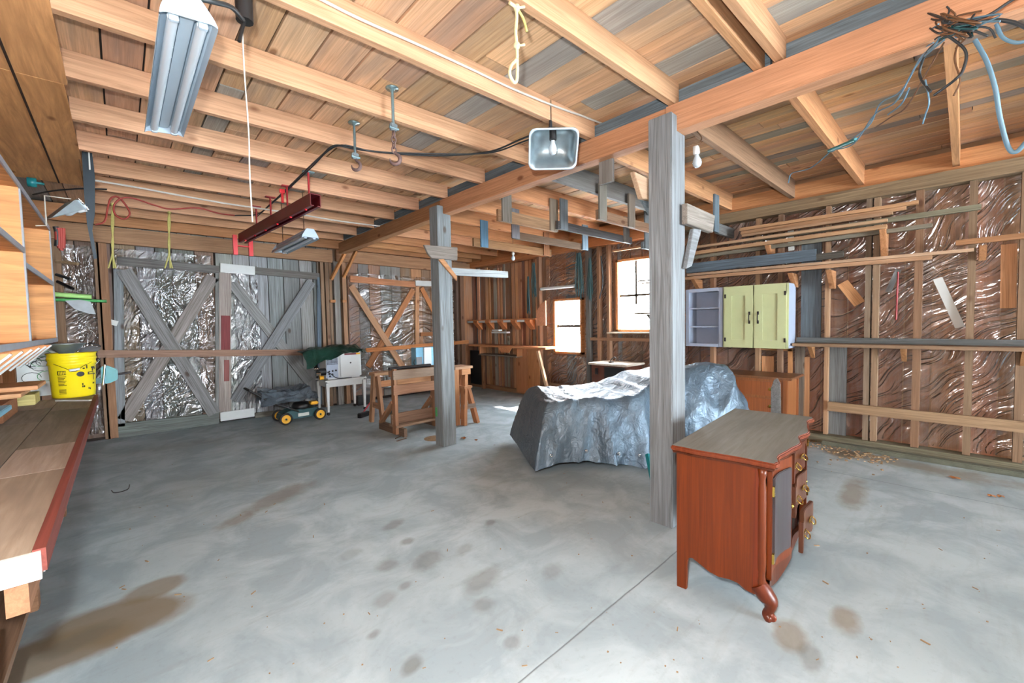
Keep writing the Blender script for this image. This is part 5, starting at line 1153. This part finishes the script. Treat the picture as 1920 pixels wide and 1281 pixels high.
# knot of old wires at upper right
wk = thing('wire_tangle', 'tangle of old blue and black wires hanging at upper right', 'wires', (3.2, .1, 2.9))
Wz = lambda px, py: onz(px, py, 2.86)
Wx = lambda px, py: onx(px, py, 2.80+max(0, (1770-px)/300)*1.5+max(0, py-150)/150*.12)
for k in range(13):
    c0 = (1800+random.uniform(-30, 40), 55+random.uniform(-14, 14)); pts = [Wx(c0[0]+random.uniform(-50, 55), c0[1]+random.uniform(-24, 24))+V((random.uniform(-.06, .02), 0, 0)) for _ in range(5)]
    MB().tube(spline(pts, 6), .004, 5).build('wire', random.choice(('blackcord', 'blackcord', 'bluecord', 'browncord', 'tealdark')), wk, I4)
for (pts, r, mat) in [([(1780, 62), (1740, 95), (1725, 130), (1728, 150), (1745, 172)], .008, 'blackcord'), ([(1775, 65), (1810, 95), (1806, 130), (1790, 150), (1752, 178)], .008, 'blackcord'), ([(1762, 70), (1750, 88), (1725, 110), (1690, 170), (1650, 195), (1625, 240), (1560, 285)], .006, 'bluecord'),
                      ([(1770, 75), (1720, 120), (1680, 190), (1640, 215), (1600, 270), (1560, 282)], .006, 'cord'), ([(1560, 282), (1520, 315), (1485, 325), (1478, 343)], .006, 'cord'), ([(1770, 80), (1735, 140), (1700, 200), (1670, 220), (1640, 240)], .005, 'browncord'),
                      ([(1828, 75), (1850, 115), (1866, 165), (1875, 220), (1890, 275), (1905, 285), (1925, 265)], .012, 'bluecord'), ([(1810, 50), (1860, 38), (1900, 42), (1930, 55)], .010, 'blackcord'), ([(1800, 45), (1850, 30), (1890, 5), (1915, -10)], .008, 'blackcord'), ([(1868, 45), (1880, 70), (1905, 80), (1930, 75)], .010, 'bluecord'),
                      ([(1770, 40), (1780, 20), (1775, 12)], .005, 'blackcord'), ([(1765, 55), (1755, 40), (1790, 30), (1782, 18)], .005, 'browncord'), ([(1750, 80), (1732, 88), (1728, 70), (1760, 45)], .005, 'bluecord'), ([(1800, 70), (1790, 110), (1800, 150), (1788, 180)], .005, 'browncord'), ([(1735, 150), (1742, 190), (1735, 215), (1730, 232)], .005, 'bluecord'), ([(1705, 165), (1690, 195), (1665, 215)], .006, 'cord')]:
    MB().tube(spline([Wx(*p) for p in pts], 6), r*.75, 6).build('wire', 'bluecord' if mat == 'cord' else mat, wk, I4)
MB().tube([Wx(1555, 283), Wx(1605, 262)], .014, 8).build('tape_wrap', 'teal', wk, I4)

# ================================================================== FLOOR LITTER
cable('bent_wire', [onz(px, py, .004) for px, py in ((209, 920), (214, 924), (228, 922), (240, 917), (243, 909))], .004, 'black', 'bent black wire lying on the floor by the workbench', 'wire')
for j, (px, py, r) in enumerate(((1790, 897, .05), (1858, 931, .035), (1876, 932, .03), (870, 822, .05), (893, 826, .03))):
    p = onz(px, py, .004); vs = [(r*math.cos(t*.7)*random.uniform(.6, 1.2), r*math.sin(t*.7)*random.uniform(.5, 1), .004+.008*(t % 2)) for t in range(9)]
    o = MB().add(vs+[(0, 0, .016)], [(t, (t+1) % 9, 9) for t in range(9)]).build('dry_leaf', 'leaf', None, Matrix.Translation(p)); tag(o, ['large dry leaf on the floor nearest the right wall sill', 'dry leaf left of a pair near the right edge', 'dry leaf right of a pair near the right edge', 'wood chip by the far post foot', 'small wood chip right of the far post foot'][j], 'leaf', 'leaves and chips on the floor')
b_ = MB()
for k in range(260):
    t = random.random(); px = 1525+t*150+random.gauss(0, 22); py = 832+t*30+random.gauss(0, 10); p = onz(px, py, .0)
    if p.x > 6.0 or p.x < 4.9: continue
    s = random.uniform(.004, .014); b_.box(p+V((0, 0, s*.4)), (s*2.2, s*1.4, s), Matrix.Rotation(random.uniform(0, 3), 3, 'Z'))
tag(b_.build('wood_debris', 'dust', None, I4), 'scattered sawdust and wood crumbs along the right wall sill', 'debris', kind='stuff')
b_ = MB()
for k in range(150):
    p = onz(random.uniform(60, 1900), random.uniform(830, 1270), 0)
    if p.x < -.1 or p.x > 5.8: continue
    s = random.uniform(.002, .005)
    b_.box(p+V((0, 0, s*.4)), (s*random.choice((1.5, 2, 7)), s*1.3, s), Matrix.Rotation(random.uniform(0, 3), 3, 'Z'))
tag(b_.build('floor_crumbs', 'dust', None, I4), 'tiny crumbs scattered over the whole floor', 'debris', kind='stuff')
sd_ = MB().lathe([(0, .03), (.05, .025), (.11, .008), (.14, 0)], (0, 0, 0), 18).build('sawdust_heap', 'dust', None, Matrix.Translation(onz(815, 822))); tag(sd_, 'small sawdust heap left of the far post foot', 'debris', kind='stuff')
for j, (px, py, rz) in enumerate(((753, 825, .2), (748, 820, .5))):
    o = MB().box((0, 0, .004), (.16, .012, .008)).build('splinter', 'wood', None, Matrix.Translation(onz(px, py)) @ Matrix.Rotation(rz, 4, 'Z'), 0, (110, 90, 76)); tag(o, ['dark splinter before the brown stand foot, nearer', 'dark splinter before the brown stand foot, farther'][j], 'splinter', 'splinters')
ck = MB().tube([(0, 0, .03), (.10, .05, .03)], .03, 10).build('chrome_can', 'chrome', None, Matrix.Translation(onz(916, 727))); tag(ck, 'small shiny can on the floor in the far corner', 'can')
